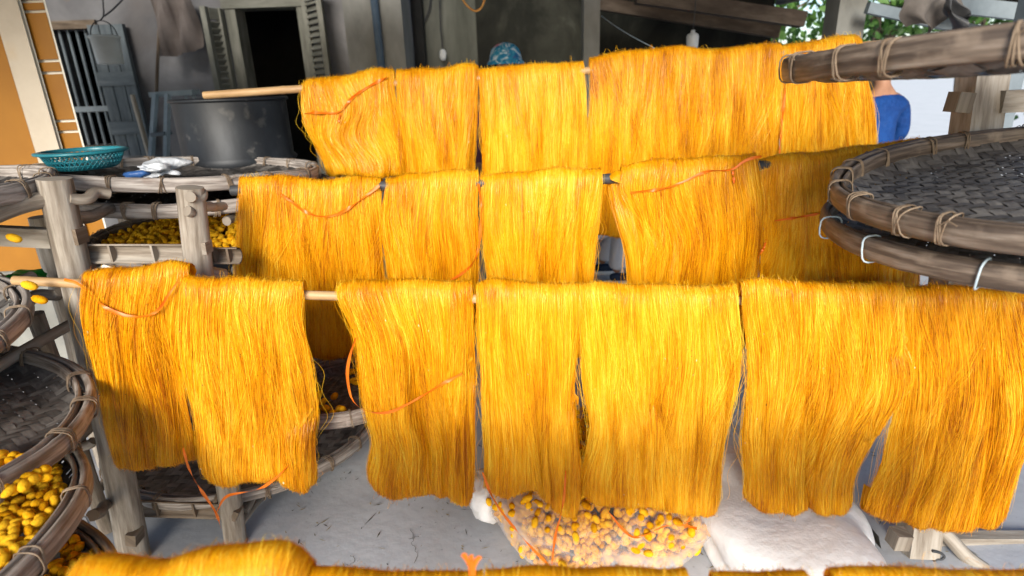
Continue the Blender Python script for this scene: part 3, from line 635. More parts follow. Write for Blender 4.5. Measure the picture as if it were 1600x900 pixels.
def place(ps, label, group, limit, seed, scale=1.0):
    """nearest `limit` as objects of their own, the rest joined as stuff"""
    rg = np.random.default_rng(seed); ps = sorted(ps, key=lambda p: (p[0] ** 2 + p[1] ** 2 + (p[2] - EYE) ** 2))
    for p in ps[:limit]:
        o = bpy.data.objects.new('cocoon', COC[rg.integers(0, 4)]); C.objects.link(o); o.location = p; o.rotation_euler = rot_rand(rg)
        s = rg.uniform(.88, 1.12) * scale; o.scale = (s, s, s); tag(o, label, 'cocoon', group)
    rest = ps[limit:]
    if rest:
        Vs, Fs = [], []
        for i, p in enumerate(rest):
            M_ = np.array(rot_rand(rg).to_matrix()); Vs.append(cocoon_shape(i % 4) * scale @ M_.T + np.array(p)); Fs.append(IF + i * len(IV))
        o = obj('cocoon_heap', (np.concatenate(Vs), np.concatenate(Fs), None), 'cocoon', kind='stuff'); o['label'] = label.replace('yellow silk cocoon', 'yellow silk cocoons')
G = 'silk cocoons in the trays'
def vis(x, y, z, lo=-25, hi=1650):
    v = np.array([x, y, z]) - _O; k = v @ _F
    if k < .1: return False
    return lo < 800 + FPX * (v @ _R) / k < hi and -40 < 450 - FPX * (v @ _U) / k < 940
# full lower-left tray
zf = lambda x, y: .70 - .035 + .02 * math.exp(-((x + 1.3) ** 2 + (y - .9) ** 2) / .05)
h = heap((-1.384, .86), .42, 1800, zf, 1, 2, lambda x, y: vis(x, y, .7), .017)
place(h, 'yellow silk cocoon in the full lower left tray', G, 185, 5, .9)
zf = lambda x, y: .57 - .03
h = heap((-1.226, .692), .42, 700, zf, 2, 2, lambda x, y: vis(x, y, .57) and math.hypot(x + 1.384, y - .86) > .40)
place(h, 'yellow silk cocoon in the lowest tray of the lower left stack', G, 42, 6)
zf = lambda x, y: .881 - .045 - .156 * (x + 1.516) - .084 * (y - 1.04)
h = []
while len(h) < 34:
    px, py = RNG.uniform(-45, 58), RNG.uniform(655, 722); p = atz(px, py, .865)
    if py + .55 * max(px, 0) < 712 and py > 660 + .35 * max(px, 0) * .6 and all(np.hypot(*(p[:2] - q[:2])) > .017 for q in h): h.append(np.array([p[0], p[1], zf(p[0], p[1]) + .012 + RNG.uniform(0, .012)]))
h = [tuple(p) for p in h]
place(h, 'yellow silk cocoon left in the mostly empty left tray', G, 40, 7)
zf = lambda x, y: .985 - .04 + .13 * math.exp(-((x + 1.12) ** 2 / .08 + (y - 2.55) ** 2 / .08))
h = heap((-1.22, 2.42), .45, 1300, zf, 4, 2)
place(h, 'yellow silk cocoon heaped between the two log posts', G, 0, 8)
h = [tuple(np.array(atz(x, y, .545))) for x, y in ((497, 622), (505, 628), (523, 622), (495, 640), (509, 640), (520, 646), (502, 652), (530, 640), (550, 580), (552, 594), (545, 584), (498, 616), (492, 652), (536, 644), (556, 600), (488, 630))]
h = [(p[0], p[1], p[2] + RNG.uniform(-.004, .012)) for p in h]
place(h, 'yellow silk cocoon scattered in the small tray behind the front row', G, 40, 9)
e = atz(5, 470, 1.0); h = heap((-1.45, 1.17), .2, 70, lambda x, y: 1.0 - .04 - .046 * (x + 1.72), 10, 2, lambda x, y: vis(x, y, 1.0))
place(h, 'yellow silk cocoon in the lashed tray at the left edge', G, 30, 10)
for (px, py, Y, lb) in ((22, 372, 1.5, 'single yellow cocoon stuck in front of the grey plank at the far left'), (46, 446, 1.38, 'single yellow cocoon caught on the end of the front bamboo pole'), (62, 468, 1.42, 'single yellow cocoon dangling below the end of the bamboo pole')):
    o = bpy.data.objects.new('cocoon', COC[1]); C.objects.link(o); o.location = at(px, py, Y); o.rotation_euler = (0, .5, .3); tag(o, lb, 'cocoon')

# ------------------------------------------------------------------ basket and plastic bag on the left rack
bc = at(136, 264, 2.4); BR = .142; bz = bc[2] + .0
bs = thing('plastic_basket', 'teal plastic colander basket standing on the left tray', 'basket', (bc[0], bc[1], bz))
obj('rim', lathe([(BR + .004, .062), (BR + .02, .066), (BR + .021, .074), (BR, .078), (BR - .006, .072), (BR - .004, .062)], (bc[0], bc[1], bz), 48), 'teal', bs)
obj('base', lathe([(.0, .004), (BR - .04, .004), (BR - .036, .012), (0, .012)], (bc[0], bc[1], bz), 40), 'teal', bs)
g = []
NB = 46
for i in range(NB):
    for dirn in (-1, 1):
        t = np.linspace(0, 1, 9); a = 2 * PI * i / NB + dirn * t * .36
        r = BR - .036 + .036 * t ** .6
        g.append(tube(np.stack([bc[0] + r * np.cos(a), bc[1] + r * np.sin(a), bz + .008 + .058 * t], 1), .0021, 4, caps=False))
for zz_ in (.022, .04):
    a = np.linspace(0, 2 * PI, 60); r = BR - .036 + .036 * ((zz_ - .008) / .058) ** .6
    g.append(tube(np.stack([bc[0] + r * np.cos(a), bc[1] + r * np.sin(a), np.full(60, bz + zz_)], 1), .0021, 4, caps=False))
obj('lattice', join(*g), 'teal', bs)
pc = at(245, 266, 2.36)
pb = thing('plastic_bag', 'crumpled white plastic bag with a blue patch beside the teal basket', 'bag', (pc[0], pc[1], pc[2] - .02))
obj('sheet', blob((pc[0], pc[1], pc[2] + .0), .068, .07, .024, 9, 1.2, 60, 36), 'bag2', pb)
obj('print', blob((pc[0] - .045, pc[1] - .06, pc[2] - .008), .04, .03, .014, 12, .5, 20, 12), 'bluebag', pb)
gb = at(38, 436, 1.9)
o = obj('plastic_bag', blob((gb[0], gb[1], gb[2]), .06, .05, .03, 21, .5, 26, 16), 'greenbag'); tag(o, 'bit of bright green plastic bag behind the end of the front pole', 'bag')

# ------------------------------------------------------------------ left rack
rk = thing('wooden_rack', 'weathered log rack that carries the bamboo trays on the left', 'rack', (-1.2, 1.9, 0))
A0, A1 = atz(213, 872, 0.0), at(86, 280, 1.6); B0, B1 = atz(366, 852, 0), at(296, 291, 1.62)
pA = obj('post', log(A0, A1, .046, .043, 1, 16, .05, .004), 'wood', rk)
pB = obj('post', log(B0, B1, .037, .037, 2, 16, .05, .004), 'wood', rk)
t = at(68, 336, 2.15); obj('post', log((t[0] - .05, t[1], 0), t, .045, .04, 3, 14), 'wood', rk)
t = at(122, 690, 1.72); obj('post', log((t[0], t[1], 0), (t[0], t[1], .86), .026, .024, 4), 'wood', rk)
obj('post', log((-.72, 2.55, 0), (-.75, 2.55, 1.1), .035, .035, 5), 'wood', rk)
obj('post', log((-1.75, 2.6, 0), (-1.75, 2.6, 1.1), .035, .035, 6), 'wood', rk)
obj('rail', log(at(-70, 352, 1.42), at(76, 312, 1.58), .028, .022, 7), 'wood', rk)
obj('rail', log(at(112, 340, 1.63), at(188, 326, 2.05), .02, .018, 8), 'wood', rk)
obj('rail', log(at(316, 327, 1.66), at(346, 320, 1.85), .015, .014, 28), 'wood', rk)
obj('rail', log(at(40, 470, 1.62), at(98, 455, 1.63), .018, .016, 9), 'wood', rk)
obj('plank', bar(at(-40, 366, 1.62), at(82, 372, 1.62), .03, .055), 'wood', rk, smooth=False)
obj('tenon', bar(at(108, 368, 1.6), at(129, 368, 1.6), .045, .045), 'wood2', rk, smooth=False)
def half_bamboo(p, q, r, seed):
    P = line(p, q, 26); g = tube(P, r, 10, .02, seed, arc=PI * 1.05, start=0)
    return g
def channel(name, p, q, hh, dp, material, parent):
    """split bamboo laid on edge: hollow face to the viewer, lips top and bottom, node walls inside"""
    p, q = np.array(p), np.array(q); d = (q - p); L = np.linalg.norm(d); d /= L; n = 9; th = np.linspace(-PI / 2, PI / 2, n); V, U, F = [], [], []
    for i, s in enumerate(np.linspace(0, L, 20)):
        for k, (ro, ri) in enumerate(((1, 0), (.84, 0))):
            for a in th: V.append(p + d * s + np.array([0, dp * math.cos(a) * ro, hh * math.sin(a) * ro])); U.append((a * hh, s))
    w2 = 2 * n
    for i in range(19):
        for j in range(n - 1):
            F.append([i * w2 + j, (i + 1) * w2 + j, (i + 1) * w2 + j + 1, i * w2 + j + 1]); F.append([i * w2 + n + j, i * w2 + n + j + 1, (i + 1) * w2 + n + j + 1, (i + 1) * w2 + n + j])
        for a, b in ((0, n), (n - 1, 2 * n - 1)): F.append([i * w2 + a, i * w2 + b, (i + 1) * w2 + b, (i + 1) * w2 + a])
    o = obj(name, (np.array(V), F, np.array(U)), material, parent)
    for s in (L * .3, L * .68):
        c = p + d * s; ring = [c + np.array([0, dp * math.cos(a) * .84 + .0, hh * math.sin(a) * .84]) for a in th]
        W = np.array(ring + [v + d * .006 for v in ring]); FF = [list(range(n)), list(range(2 * n - 1, n - 1, -1))] + [[j, j + n, (j + 1) % n + n, (j + 1) % n] for j in range(n)]
        obj('node_wall', (W, FF, np.zeros((len(W), 2))), material, o, smooth=False)
    return o
channel('split_bamboo', at(118, 397, 1.63), at(292, 397, 1.63), .03, .03, 'wood', rk)
channel('split_bamboo', at(316, 400, 1.66), at(372, 400, 1.68), .026, .03, 'wood2', rk)
channel('split_bamboo', at(196, 795, 1.66), at(350, 800, 1.66), .034, .03, 'wood2', rk)
obj('rail', log(at(322, 426, 1.68), at(352, 430, 1.72), .018, .018, 29), 'wood', rk)
obj('tenon', bar(at(203, 836, 1.56), at(219, 838, 1.56), .05, .045), 'wood2', rk, smooth=False)
obj('tenon', bar(at(319, 386, 1.62), at(327, 386, 1.62), .04, .035), 'wood', rk, smooth=False)
obj('tenon', bar(at(366, 800, 1.62), at(374, 803, 1.62), .04, .04), 'wood2', rk, smooth=False)
for px, py in ((296, 311), (289, 331)): 
    p = at(px, py, 1.575); obj('peg', log(p, p + np.array([0, .08, 0]), .014, .014, px, 10), 'wood', rk)
p = at(112, 312, 1.6); obj('peg', log(p, p + np.array([.03, .1, 0]), .016, .016, 41, 10), 'wood', rk)
obj('brace', log(at(370, 823, 1.63), at(428, 760, 1.95), .015, .014, 11), 'wood', rk)
obj('rail', log(at(108, 706, 1.6), at(148, 686, 1.62), .017, .015, 12), 'wood', rk)
obj('rail', log(at(145, 806, 1.3), at(172, 790, 1.6), .016, .016, 13), 'wood2', rk)
for x, z in ((-1.32, .80), (-1.7, .85), (-1.3, .60), (-1.72, .6), (-1.4, .96), (-1.75, .96), (-1.5, .48), (-1.3, .47)):
    obj('rail', log((x - .05, .45, z), (x - .12, 1.75, z + .01), .018, .018, int(abs(x * z) * 99)), 'wood', rk)
for x in (-1.62, -1.0):
    obj('rail', log((x, 2.0, .905), (x, 2.75, .905), .018, .018, 14), 'wood', rk); obj('rail', log((x, 2.02, 1.075), (x, 2.75, 1.075), .016, .016, 15), 'wood', rk)
    obj('rail', log((x, 1.7, .075), (x, 2.6, .075), .018, .018, 16), 'wood', rk); 
# the near end posts of the left rack, outside the picture
for x, y in ((-1.75, .4), (-1.95, 1.75)): obj('post', log((x, y, 0), (x, y, 1.3), .042, .04, int(y * 9)), 'wood', rk)

# ------------------------------------------------------------------ right rack
rr = thing('wooden_rack', 'brown timber rack post with tenoned planks holding the right trays', 'rack', (1.35, 1.6, 0))
p0, p1 = at(1431, 862, 1.50), at(1538, 100, 1.82); d = p0 - p1; p0 = p1 + d * (p1[2] / (p1[2] - p0[2]))
Q = line(p0, p1 + (p1 - p0) * .03, 10); 
obj('post', bar(p0, p1 + (p1 - p0) * .03, .098, .085), 'wood', rr, smooth=False)
obj('tenon', bar(at(1487, 159, 1.72), at(1511, 161, 1.72), .05, .055), 'wood', rr, smooth=False)
obj('plank', bar(at(1560, 159, 1.76), at(1720, 152, 1.76), .04, .062), 'wood', rr, smooth=False)
obj('tenon', bar(at(1393, 841, 1.47), at(1416, 842, 1.47), .05, .055), 'wood', rr, smooth=False)
obj('plank', bar(at(1450, 847, 1.54), at(1700, 847, 1.54), .04, .062), 'wood', rr, smooth=False)
b0_ = at(1461, 824, 1.52); b1_ = at(1575, 918, 1.40); obj('brace', log(b0_, b1_, .022, .024, 17), 'wood', rr)
hp = [at(1457, 861, 1.46), at(1468, 863, 1.46), at(1476, 868, 1.46), at(1474, 874, 1.46), at(1462, 873, 1.46), at(1457, 880, 1.46), at(1453, 890, 1.46)]
obj('wire_hook', tube(smooth_path(hp, 24), .0045, 6), 'pipe', rr)
obj('rail', log((1.55, 1.8, 1.11), (1.5, .5, 1.14), .025, .025, 18), 'wood2', rr)
obj('rail', log((1.7, 1.8, 1.50), (1.55, .5, 1.52), .025, .025, 19), 'wood2', rr)
obj('post', log((1.6, .45, 0), (1.6, .45, 1.6), .045, .045, 20), 'wood2', rr)
o = obj('dry_leaf', (lambda V: (V, [[0, 1, 2], [0, 2, 3], [1, 4, 2], [2, 4, 3]], None))(np.array([atz(1352, 813, .02), atz(1373, 838, .05), atz(1364, 838, .01), atz(1357, 836, .035), atz(1377, 858, .015)])), 'dryleaf', None, smooth=False)
tag(o, 'dark curled dry leaf lying on the floor beside the right post', 'leaf')

# ------------------------------------------------------------------ drying poles
FY, MY, BY, NY = 1.45, 1.9, 2.65, .62
fp = [at(x, y, FY) for x, y in ((22, 438), (300, 452), (500, 463), (800, 468), (1160, 470), (1680, 468))]
o = obj('bamboo_pole', bamboo(smooth_path(fp, 40), .0125, .32, 12, 3), 'pole'); tag(o, 'tan bamboo pole through the front row of skeins', 'pole', 'drying poles')
mp_ = [at(x, y, MY) for x, y in ((362, 298), (700, 288), (960, 281), (1190, 258), (1480, 236))]
o = obj('pipe_pole', tube(smooth_path(mp_, 40), .017, 14), 'pipe'); tag(o, 'dark grey pipe through the middle row of skeins', 'pole', 'drying poles')
bp_ = [at(x, y, BY) for x, y in ((319, 149), (465, 139), (915, 113), (1352, 71), (1447, 63))]
o = obj('bamboo_pole', bamboo(smooth_path(bp_, 40), .0165, .36, 12, 8), 'pole'); tag(o, 'tan bamboo pole of the top row with its end over the drum', 'pole', 'drying poles')
np_ = [at(x, y, NY) for x, y in ((-200, 922), (800, 926), (2300, 920))]
o = obj('bamboo_pole', bamboo(smooth_path(np_, 30), .0125, .3, 12, 5), 'pole'); tag(o, 'bamboo pole under the nearest skeins along the bottom of the photo', 'pole', 'drying poles')

# ------------------------------------------------------------------ silk skeins
def resamp(P, n, sm=1):
    P = np.array(P, float); s = np.r_[0, np.cumsum(np.linalg.norm(np.diff(P, axis=0), axis=1))]
    Q = smooth_path(P, n, sm) if len(P) > 2 else np.stack([np.interp(np.linspace(0, s[-1], n), s, P[:, a]) for a in range(2)], 1)
    return Q
def skein(Y, top, left, right, bot, label, seed, group, ties=(), r=.03, hem=.005, creases=None, root=None, back=None, strands=3100, fold=.018, swirl=0, thin=1.0, nstray=16):
    rg = np.random.default_rng(seed); Yp = Y - r
    if Y < 1: top = [(x, y + 36) for x, y in top]
    toW = lambda P: np.array([at(x, y, Yp)[[0, 2]] for x, y in P])
    NU, NF = 56, 34
    T, B = toW(resamp(top, NU)), toW(resamp(bot, NU)); L, R_ = toW(resamp([top[0]] + list(left) + [bot[0]], NF, 2)), toW(resamp([top[-1]] + list(right) + [bot[-1]], NF, 2))
    u = np.linspace(0, 1, NU)[:, None]; t = np.linspace(0, 1, NF)[None, :]
    def coons(a):
        return (1 - t) * T[:, a][:, None] + t * B[:, a][:, None] + (1 - u) * L[:, a][None, :] + u * R_[:, a][None, :] - ((1 - u) * (1 - t) * T[0, a] + u * (1 - t) * T[-1, a] + (1 - u) * t * B[0, a] + u * t * B[-1, a])
    X, Z = coons(0), coons(1)
    width = abs(T[-1, 0] - T[0, 0]); rb = .013
    hn = sum(np.sin(2 * PI * (np.linspace(0, 1, NU) * f_ + rg.uniform())) / (1 + .3 * k_) for k_, f_ in enumerate((.9, 1.9, 3.3)))
    Z = Z + hem * hn[:, None] * t ** 3
    # folds: ridges that run down the skein and drift sideways
    D = np.zeros_like(X); k0 = max(1.2, width / .13)
    for k in range(6):
        fr = k0 * rg.uniform(.5, 2.2); D += np.sin(2 * PI * (u * fr + rg.uniform(-.7, .7) * t) + rg.uniform(0, 6)) * rg.uniform(.4, 1) / (1 + .35 * k)
    for k in range(3):
        D += .5 * np.sin(2 * PI * (rg.uniform(.6, 1.6) * t + rg.uniform(-.8, .8) * u) + rg.uniform(0, 6)) * rg.uniform(.3, .8)
    D = D * (1 - .5 * t ** 4) * fold * .5 * (.22 + .78 * np.minimum(1, t * 1.6))
    if creases is None: creases = [(rg.uniform(.15, .85), rg.uniform(.008, .02), rg.uniform(.025, .05), rg.normal(0, .15)) for _ in range(int(rg.integers(1, 3)))]
    for cu, cd, cw, cs in creases:
        e_ = u - cu - cs * (t - .4); D = D + cd * np.exp(-(e_ / cw) ** 2) * np.minimum(1, .25 + t * 1.3) - cd * .5 * np.exp(-((e_ - 2.2 * cw) / (1.4 * cw)) ** 2) * t
    D = D - D.mean(0)[None, :]
    lobe = root is not None
    if lobe: D = D * .4 + .075 * np.exp(-t / .2)
    edge = np.abs(2 * u - 1) ** 6
    D = D + (.042 if not lobe else .025) * edge * (.5 + .5 * t) - .014 * np.sin(PI * np.minimum(t * 1.2, 1)) 
    X = X + .4 * np.sin(2 * PI * (t * rg.uniform(.6, 1.3) + u * 1.3) + rg.uniform(0, 6)) * fold * .5 * np.sin(PI * t)
    if swirl:
        X = X + swirl * np.sin(PI * t) * np.sin(PI * u) * np.sin(2 * PI * t * .9 + 1.0); D = D - .05 * t ** 2 * np.sin(PI * u)
    Zf = Z - r * (1 - t) + rb * t; Yf = Yp + D
    rows = []      # grid columns (NU, n, 3)
    ps = np.linspace(PI, 0, 6)[None, :]
    cx, cy, cz = X[:, -1:], Yf[:, -1:] + rb, Zf[:, -1:]
    up = np.stack([np.repeat(cx, 2, 1), np.repeat(cy + rb, 2, 1), cz + np.array([[.07, .02]])], -1)
    curl = np.stack([np.repeat(cx, 6, 1), cy - rb * np.cos(ps), cz - rb * np.sin(ps)], -1)
    rows += [up, curl]
    rows.append(np.stack([X, Yf, Zf], -1)[:, ::-1][:, 1:])
    ph = np.linspace(0, PI, 9)[None, 1:-1]
    d0 = D[:, :1]
    lump = 1 + .10 * np.sin(2 * PI * u * rg.uniform(1, 3) + rg.uniform(0, 6))
    rows.append(np.stack([np.repeat(X[:, :1], 7, 1), Y - r * np.cos(ph) + d0 * (1 - ph / PI), Z[:, :1] - r + r * lump * np.sin(ph)], -1))
    tb = np.linspace(0, 1, 12)[None, :]; c_x = (T[0, 0] + T[-1, 0]) / 2
    Lb = (back if back else float(Z[:, 0].mean() - Z[:, -1].mean()) * rg.uniform(.88, 1.0)) - r
    drift = rg.uniform(-.008, .008) + .05 * c_x
    Db = .012 * np.sin(2 * PI * (u * k0 * .8 + tb * .3) + rg.uniform(0, 6)) * (.2 + tb)
    rows.append(np.stack([X[:, :1] + (X[:, ::3][:, :12] - X[:, :1]) * .9 - (u - .5) * width * .2 * np.minimum(1, tb * 2.5), Y + r * (1 - .4 * tb) + Db, Z[:, :1] - r - Lb * tb + .008 * np.sin(u * 23 + seed) * tb], -1))
    G_ = np.concatenate(rows, 1); NS = G_.shape[1]; nf0, nf1 = 8, 8 + NF - 1
    seg = np.r_[0, np.cumsum(np.linalg.norm(np.diff(G_.mean(0), axis=0), axis=1))]
    c = np.array([(T[0, 0] + T[-1, 0]) / 2, Y, T[:, 1].mean() - r])
    if not lobe: root = thing('silk_skein', label, 'silk skein', tuple(c), group)
    idx = (np.arange(NU - 1)[:, None] * NS + np.arange(NS - 1)[None, :]).ravel()
    F = np.stack([idx, idx + NS, idx + NS + 1, idx + 1], 1)
    UV = np.stack([np.repeat(np.linspace(0, width, NU), NS) + seed * .37, np.tile(seg, NU)], 1)
    obj('fibre_sheet' if not lobe else 'folded_edge', (G_.reshape(-1, 3), F, UV), 'silk', root)
    # strands
    du = np.gradient(G_, axis=0); ds = np.gradient(G_, axis=1); Nn = np.cross(ds, du); Nn /= np.linalg.norm(Nn, axis=2)[..., None] + 1e-12
    fi = nf0 + NF // 2
    if Nn[:, fi, 1].mean() > 0: Nn = -Nn
    Tn = du / (np.linalg.norm(du, axis=2)[..., None] + 1e-12)
    def sample(A, uu, ss):
        a = np.clip(uu, 0, 1) * (NU - 1); b = np.clip(ss, 0, 1) * (NS - 1); i = np.minimum(a.astype(int), NU - 2); j = np.minimum(b.astype(int), NS - 2); fa, fb = (a - i)[..., None], (b - j)[..., None]
        return A[i, j] * (1 - fa) * (1 - fb) + A[i + 1, j] * fa * (1 - fb) + A[i, j + 1] * (1 - fa) * fb + A[i + 1, j + 1] * fa * fb
    n = int(strands * max(.55, width / .3)) if not lobe else int(strands * max(.12, width / .3)); segn = 20
    sF1 = (nf1 + 5) / (NS - 1)
    ncl = max(16, int(width / .006)); cl = rg.integers(0, ncl, n); clu = np.linspace(0, 1, ncl) + rg.normal(0, .5 / ncl, ncl)
    cls, clp, cla = rg.normal(0, .04, ncl), rg.uniform(0, 6.28, ncl), rg.normal(0, .009, ncl)
    u0 = np.clip(clu[cl] + rg.normal(0, 1.6 / ncl, n), 0, 1); s0 = np.where(rg.random(n) < .5, 0, rg.uniform(0, .35, n)); s1 = sF1 * rg.uniform(.8, 1.0, n)
    full = rg.random(n) < .25; s1 = np.where(full, 1.0, s1); s1 = np.where(rg.random(n) < .25, rg.uniform(.3, .6, n) , s1)
    tt = np.linspace(0, 1, segn)[None, :]; SS = s0[:, None] + (s1 - s0)[:, None] * tt
    loc_ = .10 * thin / width * .3
    cross = np.where(rg.random(n) < .17, rg.normal(0, .17, n), rg.normal(0, .02, n))
    UU = u0[:, None] + cls[cl][:, None] * (SS - .35) * 1.2 + cla[cl][:, None] * np.sin(SS * 9 + clp[cl][:, None]) + cross[:, None] * (SS - .35) + rg.normal(0, .004, n)[:, None] * np.sin(SS * 31 + rg.uniform(0, 6, n)[:, None])
    UU = UU + .0022 / max(width, .15) * .3 * np.sin(52 * SS + clp[cl][:, None] * 3) * (.4 + SS)
    # locks of fibre that sweep sideways across the sheet
    nl_ = int(4 + width * 12); lk = rg.integers(0, nl_, n); inl = rg.random(n) < .22
    lu, ldr, lph = rg.uniform(.05, .95, nl_), rg.normal(0, .2, nl_), rg.uniform(.25, .6, nl_)
    lockU = lu[lk][:, None] + rg.normal(0, .03, n)[:, None] * (.5 + SS) + ldr[lk][:, None] * np.tanh((SS - lph[lk][:, None]) * 5) * .6
    UU = np.where(inl[:, None], lockU, UU)
    UU = UU + .018 * np.sin(5.5 * SS + 9 * u0[:, None] + seed) + .012 * np.sin(11 * SS - 14 * u0[:, None] + seed * 2)
    UU = np.where(UU < 0, -UU * .3, UU); UU = np.where(UU > 1, 1 - (UU - 1) * .3, UU)
    P = sample(G_, UU, SS); N_ = sample(Nn, UU, SS); W_ = sample(Tn, UU, SS)
    lift = (rg.gamma(1.6, .0011, n)[:, None] + .0007) * (1 + .6 * np.sin(SS * rg.uniform(8, 25, n)[:, None] + rg.uniform(0, 6, n)[:, None]))
    lift = lift + np.where(inl, rg.uniform(.0, .0035, n), 0)[:, None]
    P = P + N_ * lift[..., None]
    wd = rg.uniform(.00045, .00105, n) * (Y / 1.45) ** .4; wd = wd[:, None] * np.minimum(1, .3 + 4 * np.minimum(tt, 1 - tt))
    an = rg.normal(0, .5, n)[:, None] + .3 * np.sin(SS * 14 + rg.uniform(0, 6, n)[:, None]); Wd = W_ * np.cos(an)[..., None] + N_ * np.sin(an)[..., None]
    V1 = [np.stack([P - Wd * wd[..., None] / 2, P + Wd * wd[..., None] / 2], 2).reshape(-1, 3)]
    k = np.arange(n)[:, None] * segn * 2 + np.arange(segn - 1)[None, :] * 2; k = k.ravel(); Fs = [np.stack([k, k + 1, k + 3, k + 2], 1)]; off = n * segn * 2
    # loose strands standing off both edges and fuzz along the fold and hem
    m_ = nstray * 2; side = np.tile([0., 1.], nstray); sa = rg.uniform(.0, .45, m_); sb = sa + rg.uniform(.12, .4, m_); SS2 = sa[:, None] + (sb - sa)[:, None] * tt
    SS2 = np.clip(SS2, 0, sF1)
    P2 = sample(G_, np.repeat(side[:, None], segn, 1), SS2); amp = rg.gamma(1.3, .006, m_)[:, None]
    lat = (amp * np.sin(PI * tt) ** .7 * (1 + .5 * np.sin(tt * 11 + rg.uniform(0, 6, m_)[:, None]))) * np.where(side[:, None] == 0, -1, 1)
    P2 = P2 + lat[..., None] * np.array([1, 0, 0]) + (rg.normal(0, .008, m_)[:, None] * np.sin(PI * tt))[..., None] * np.array([0, 1, 0])
    m3 = int(80 * max(.5, width / .3)); uu3 = rg.random(m3); top_ = rg.random(m3) < .6
    sc = np.where(top_, (nf1 + 3) / (NS - 1), 5 / (NS - 1)); SS3 = sc[:, None] + rg.uniform(.015, .05, m3)[:, None] * (tt - .5) * 2; UU3 = uu3[:, None] + rg.normal(0, .03, m3)[:, None] * tt
    P3 = sample(G_, UU3, SS3) + sample(Nn, UU3, SS3) * (rg.gamma(1.5, .004, m3)[:, None] * np.sin(PI * tt))[..., None]
    for Pq in (P2, P3):
        q = len(Pq); wq = .0009 * (Y / 1.45) ** .5; o_ = np.array([.7, -.2, .5]) * wq / 2; o2 = np.array([.7, -.2, -.3]) * wq / 2
        V1.append(np.stack([Pq - o_, Pq + o2], 2).reshape(-1, 3)); k = (np.arange(q)[:, None] * segn * 2 + np.arange(segn - 1)[None, :] * 2).ravel() + off
        Fs.append(np.stack([k, k + 1, k + 3, k + 2], 1)); off += q * segn * 2
    obj('strands', (np.concatenate(V1), np.concatenate(Fs), None), 'strand', root, kind='stuff')
    if lobe: return root
    # flecks of chaff
    q = int(26 * max(.5, width / .3)); uq, sq = rg.random(q), rg.uniform(.12, .62, q); Pq = sample(G_, uq, sq) + sample(Nn, uq, sq) * .004; sz = rg.uniform(.0008, .0026, q)[:, None]; ax = rg.normal(size=(q, 3)); ax /= np.linalg.norm(ax, axis=1)[:, None]; ax[:, 2] *= 2
    bx_ = np.cross(ax, [0, 1, 0]); V = np.stack([Pq - ax * sz, Pq + bx_ * sz * .6, Pq + ax * sz, Pq - bx_ * sz * .6], 1).reshape(-1, 3); k = np.arange(q)[:, None] * 4 + np.arange(4)[None, :]
    obj('flecks', (V, k, None), 'flock', root, kind='stuff')
    for i, pts in enumerate(ties):
        Pp = []
        for x, y in pts:
            p = at(x, y, Yp - .012); dd = (X - p[0]) ** 2 + (Zf - p[2]) ** 2; a_, b_ = np.unravel_index(dd.argmin(), dd.shape)
            Pp.append(at(x, y, (min(Yf[max(0, a_ - 6):a_ + 7, max(0, b_ - 2):b_ + 3].min(), Yp + .004) - .011) if dd.min() < .0005 else Yp - .016))
        Pp = smooth_path(Pp, max(16, len(pts) * 8), 2)
        obj('tie_ribbon', ribbon(Pp, .007 * (Y / 1.45) ** .5, (0, -1, .15), .8, seed + i, .08), 'ribbon', root)
    return root
FG, MG, BG_, NG = 'skeins on the front pole', 'skeins on the middle pole', 'skeins on the top pole', 'skeins along the bottom of the photo'
# front row
skein(FY, [(117, 430), (140, 427), (180, 425), (225, 420), (265, 412), (284, 418)], [(117, 470), (128, 530), (143, 600), (155, 680)], [(274, 470), (277, 540), (291, 620), (297, 690)], [(168, 732), (230, 733), (297, 731)], 'silk skein at the left end of the front row with an orange ribbon swag', 1, FG, [[(100, 437), (125, 443), (150, 470), (172, 486), (210, 497), (245, 490), (262, 462), (278, 440)]])
skein(FY - .02, [(276, 440), (330, 440), (400, 441), (440, 444), (466, 448)], [(275, 500), (285, 590), (297, 650), (298, 720)], [(462, 480), (477, 530), (484, 590), (489, 650), (486, 720)], [(303, 745), (330, 762), (370, 758), (430, 752), (450, 760), (468, 776), (487, 768)], 'second front row skein, its ribbon dangling below the hem toward the log post', 2, FG, [[(286, 700), (296, 738), (320, 775), (338, 800), (345, 826)], [(338, 802), (350, 775), (375, 770), (408, 765), (440, 740), (468, 706)]])
skein(FY, [(522, 453), (560, 442), (620, 443), (690, 443), (736, 447)], [(530, 470), (556, 520), (562, 600), (567, 650), (583, 700), (570, 745)], [(738, 540), (735, 640), (735, 720)], [(573, 768), (590, 780), (620, 782), (685, 776), (708, 780), (725, 797), (738, 772)], 'front row skein right of the bare stretch of bamboo, crossed by a drooping orange ribbon', 3, FG, [[(556, 528), (546, 556), (541, 590), (552, 636), (600, 650), (650, 625), (690, 600), (722, 584)]], nstray=26)
skein(FY, [(743, 450), (765, 441), (800, 444), (850, 448), (909, 452)], [(743, 520), (754, 580), (757, 650), (759, 720)], [(905, 520), (897, 600), (898, 650), (902, 720), (904, 760)], [(757, 776), (800, 782), (838, 768), (850, 785), (880, 806), (896, 810), (908, 792)], 'narrow front row skein with two orange ribbon ends hanging below it', 4, FG, [[(754, 738), (770, 782), (815, 840), (862, 888)], [(884, 735), (881, 790), (866, 840), (862, 892)]], fold=.022)
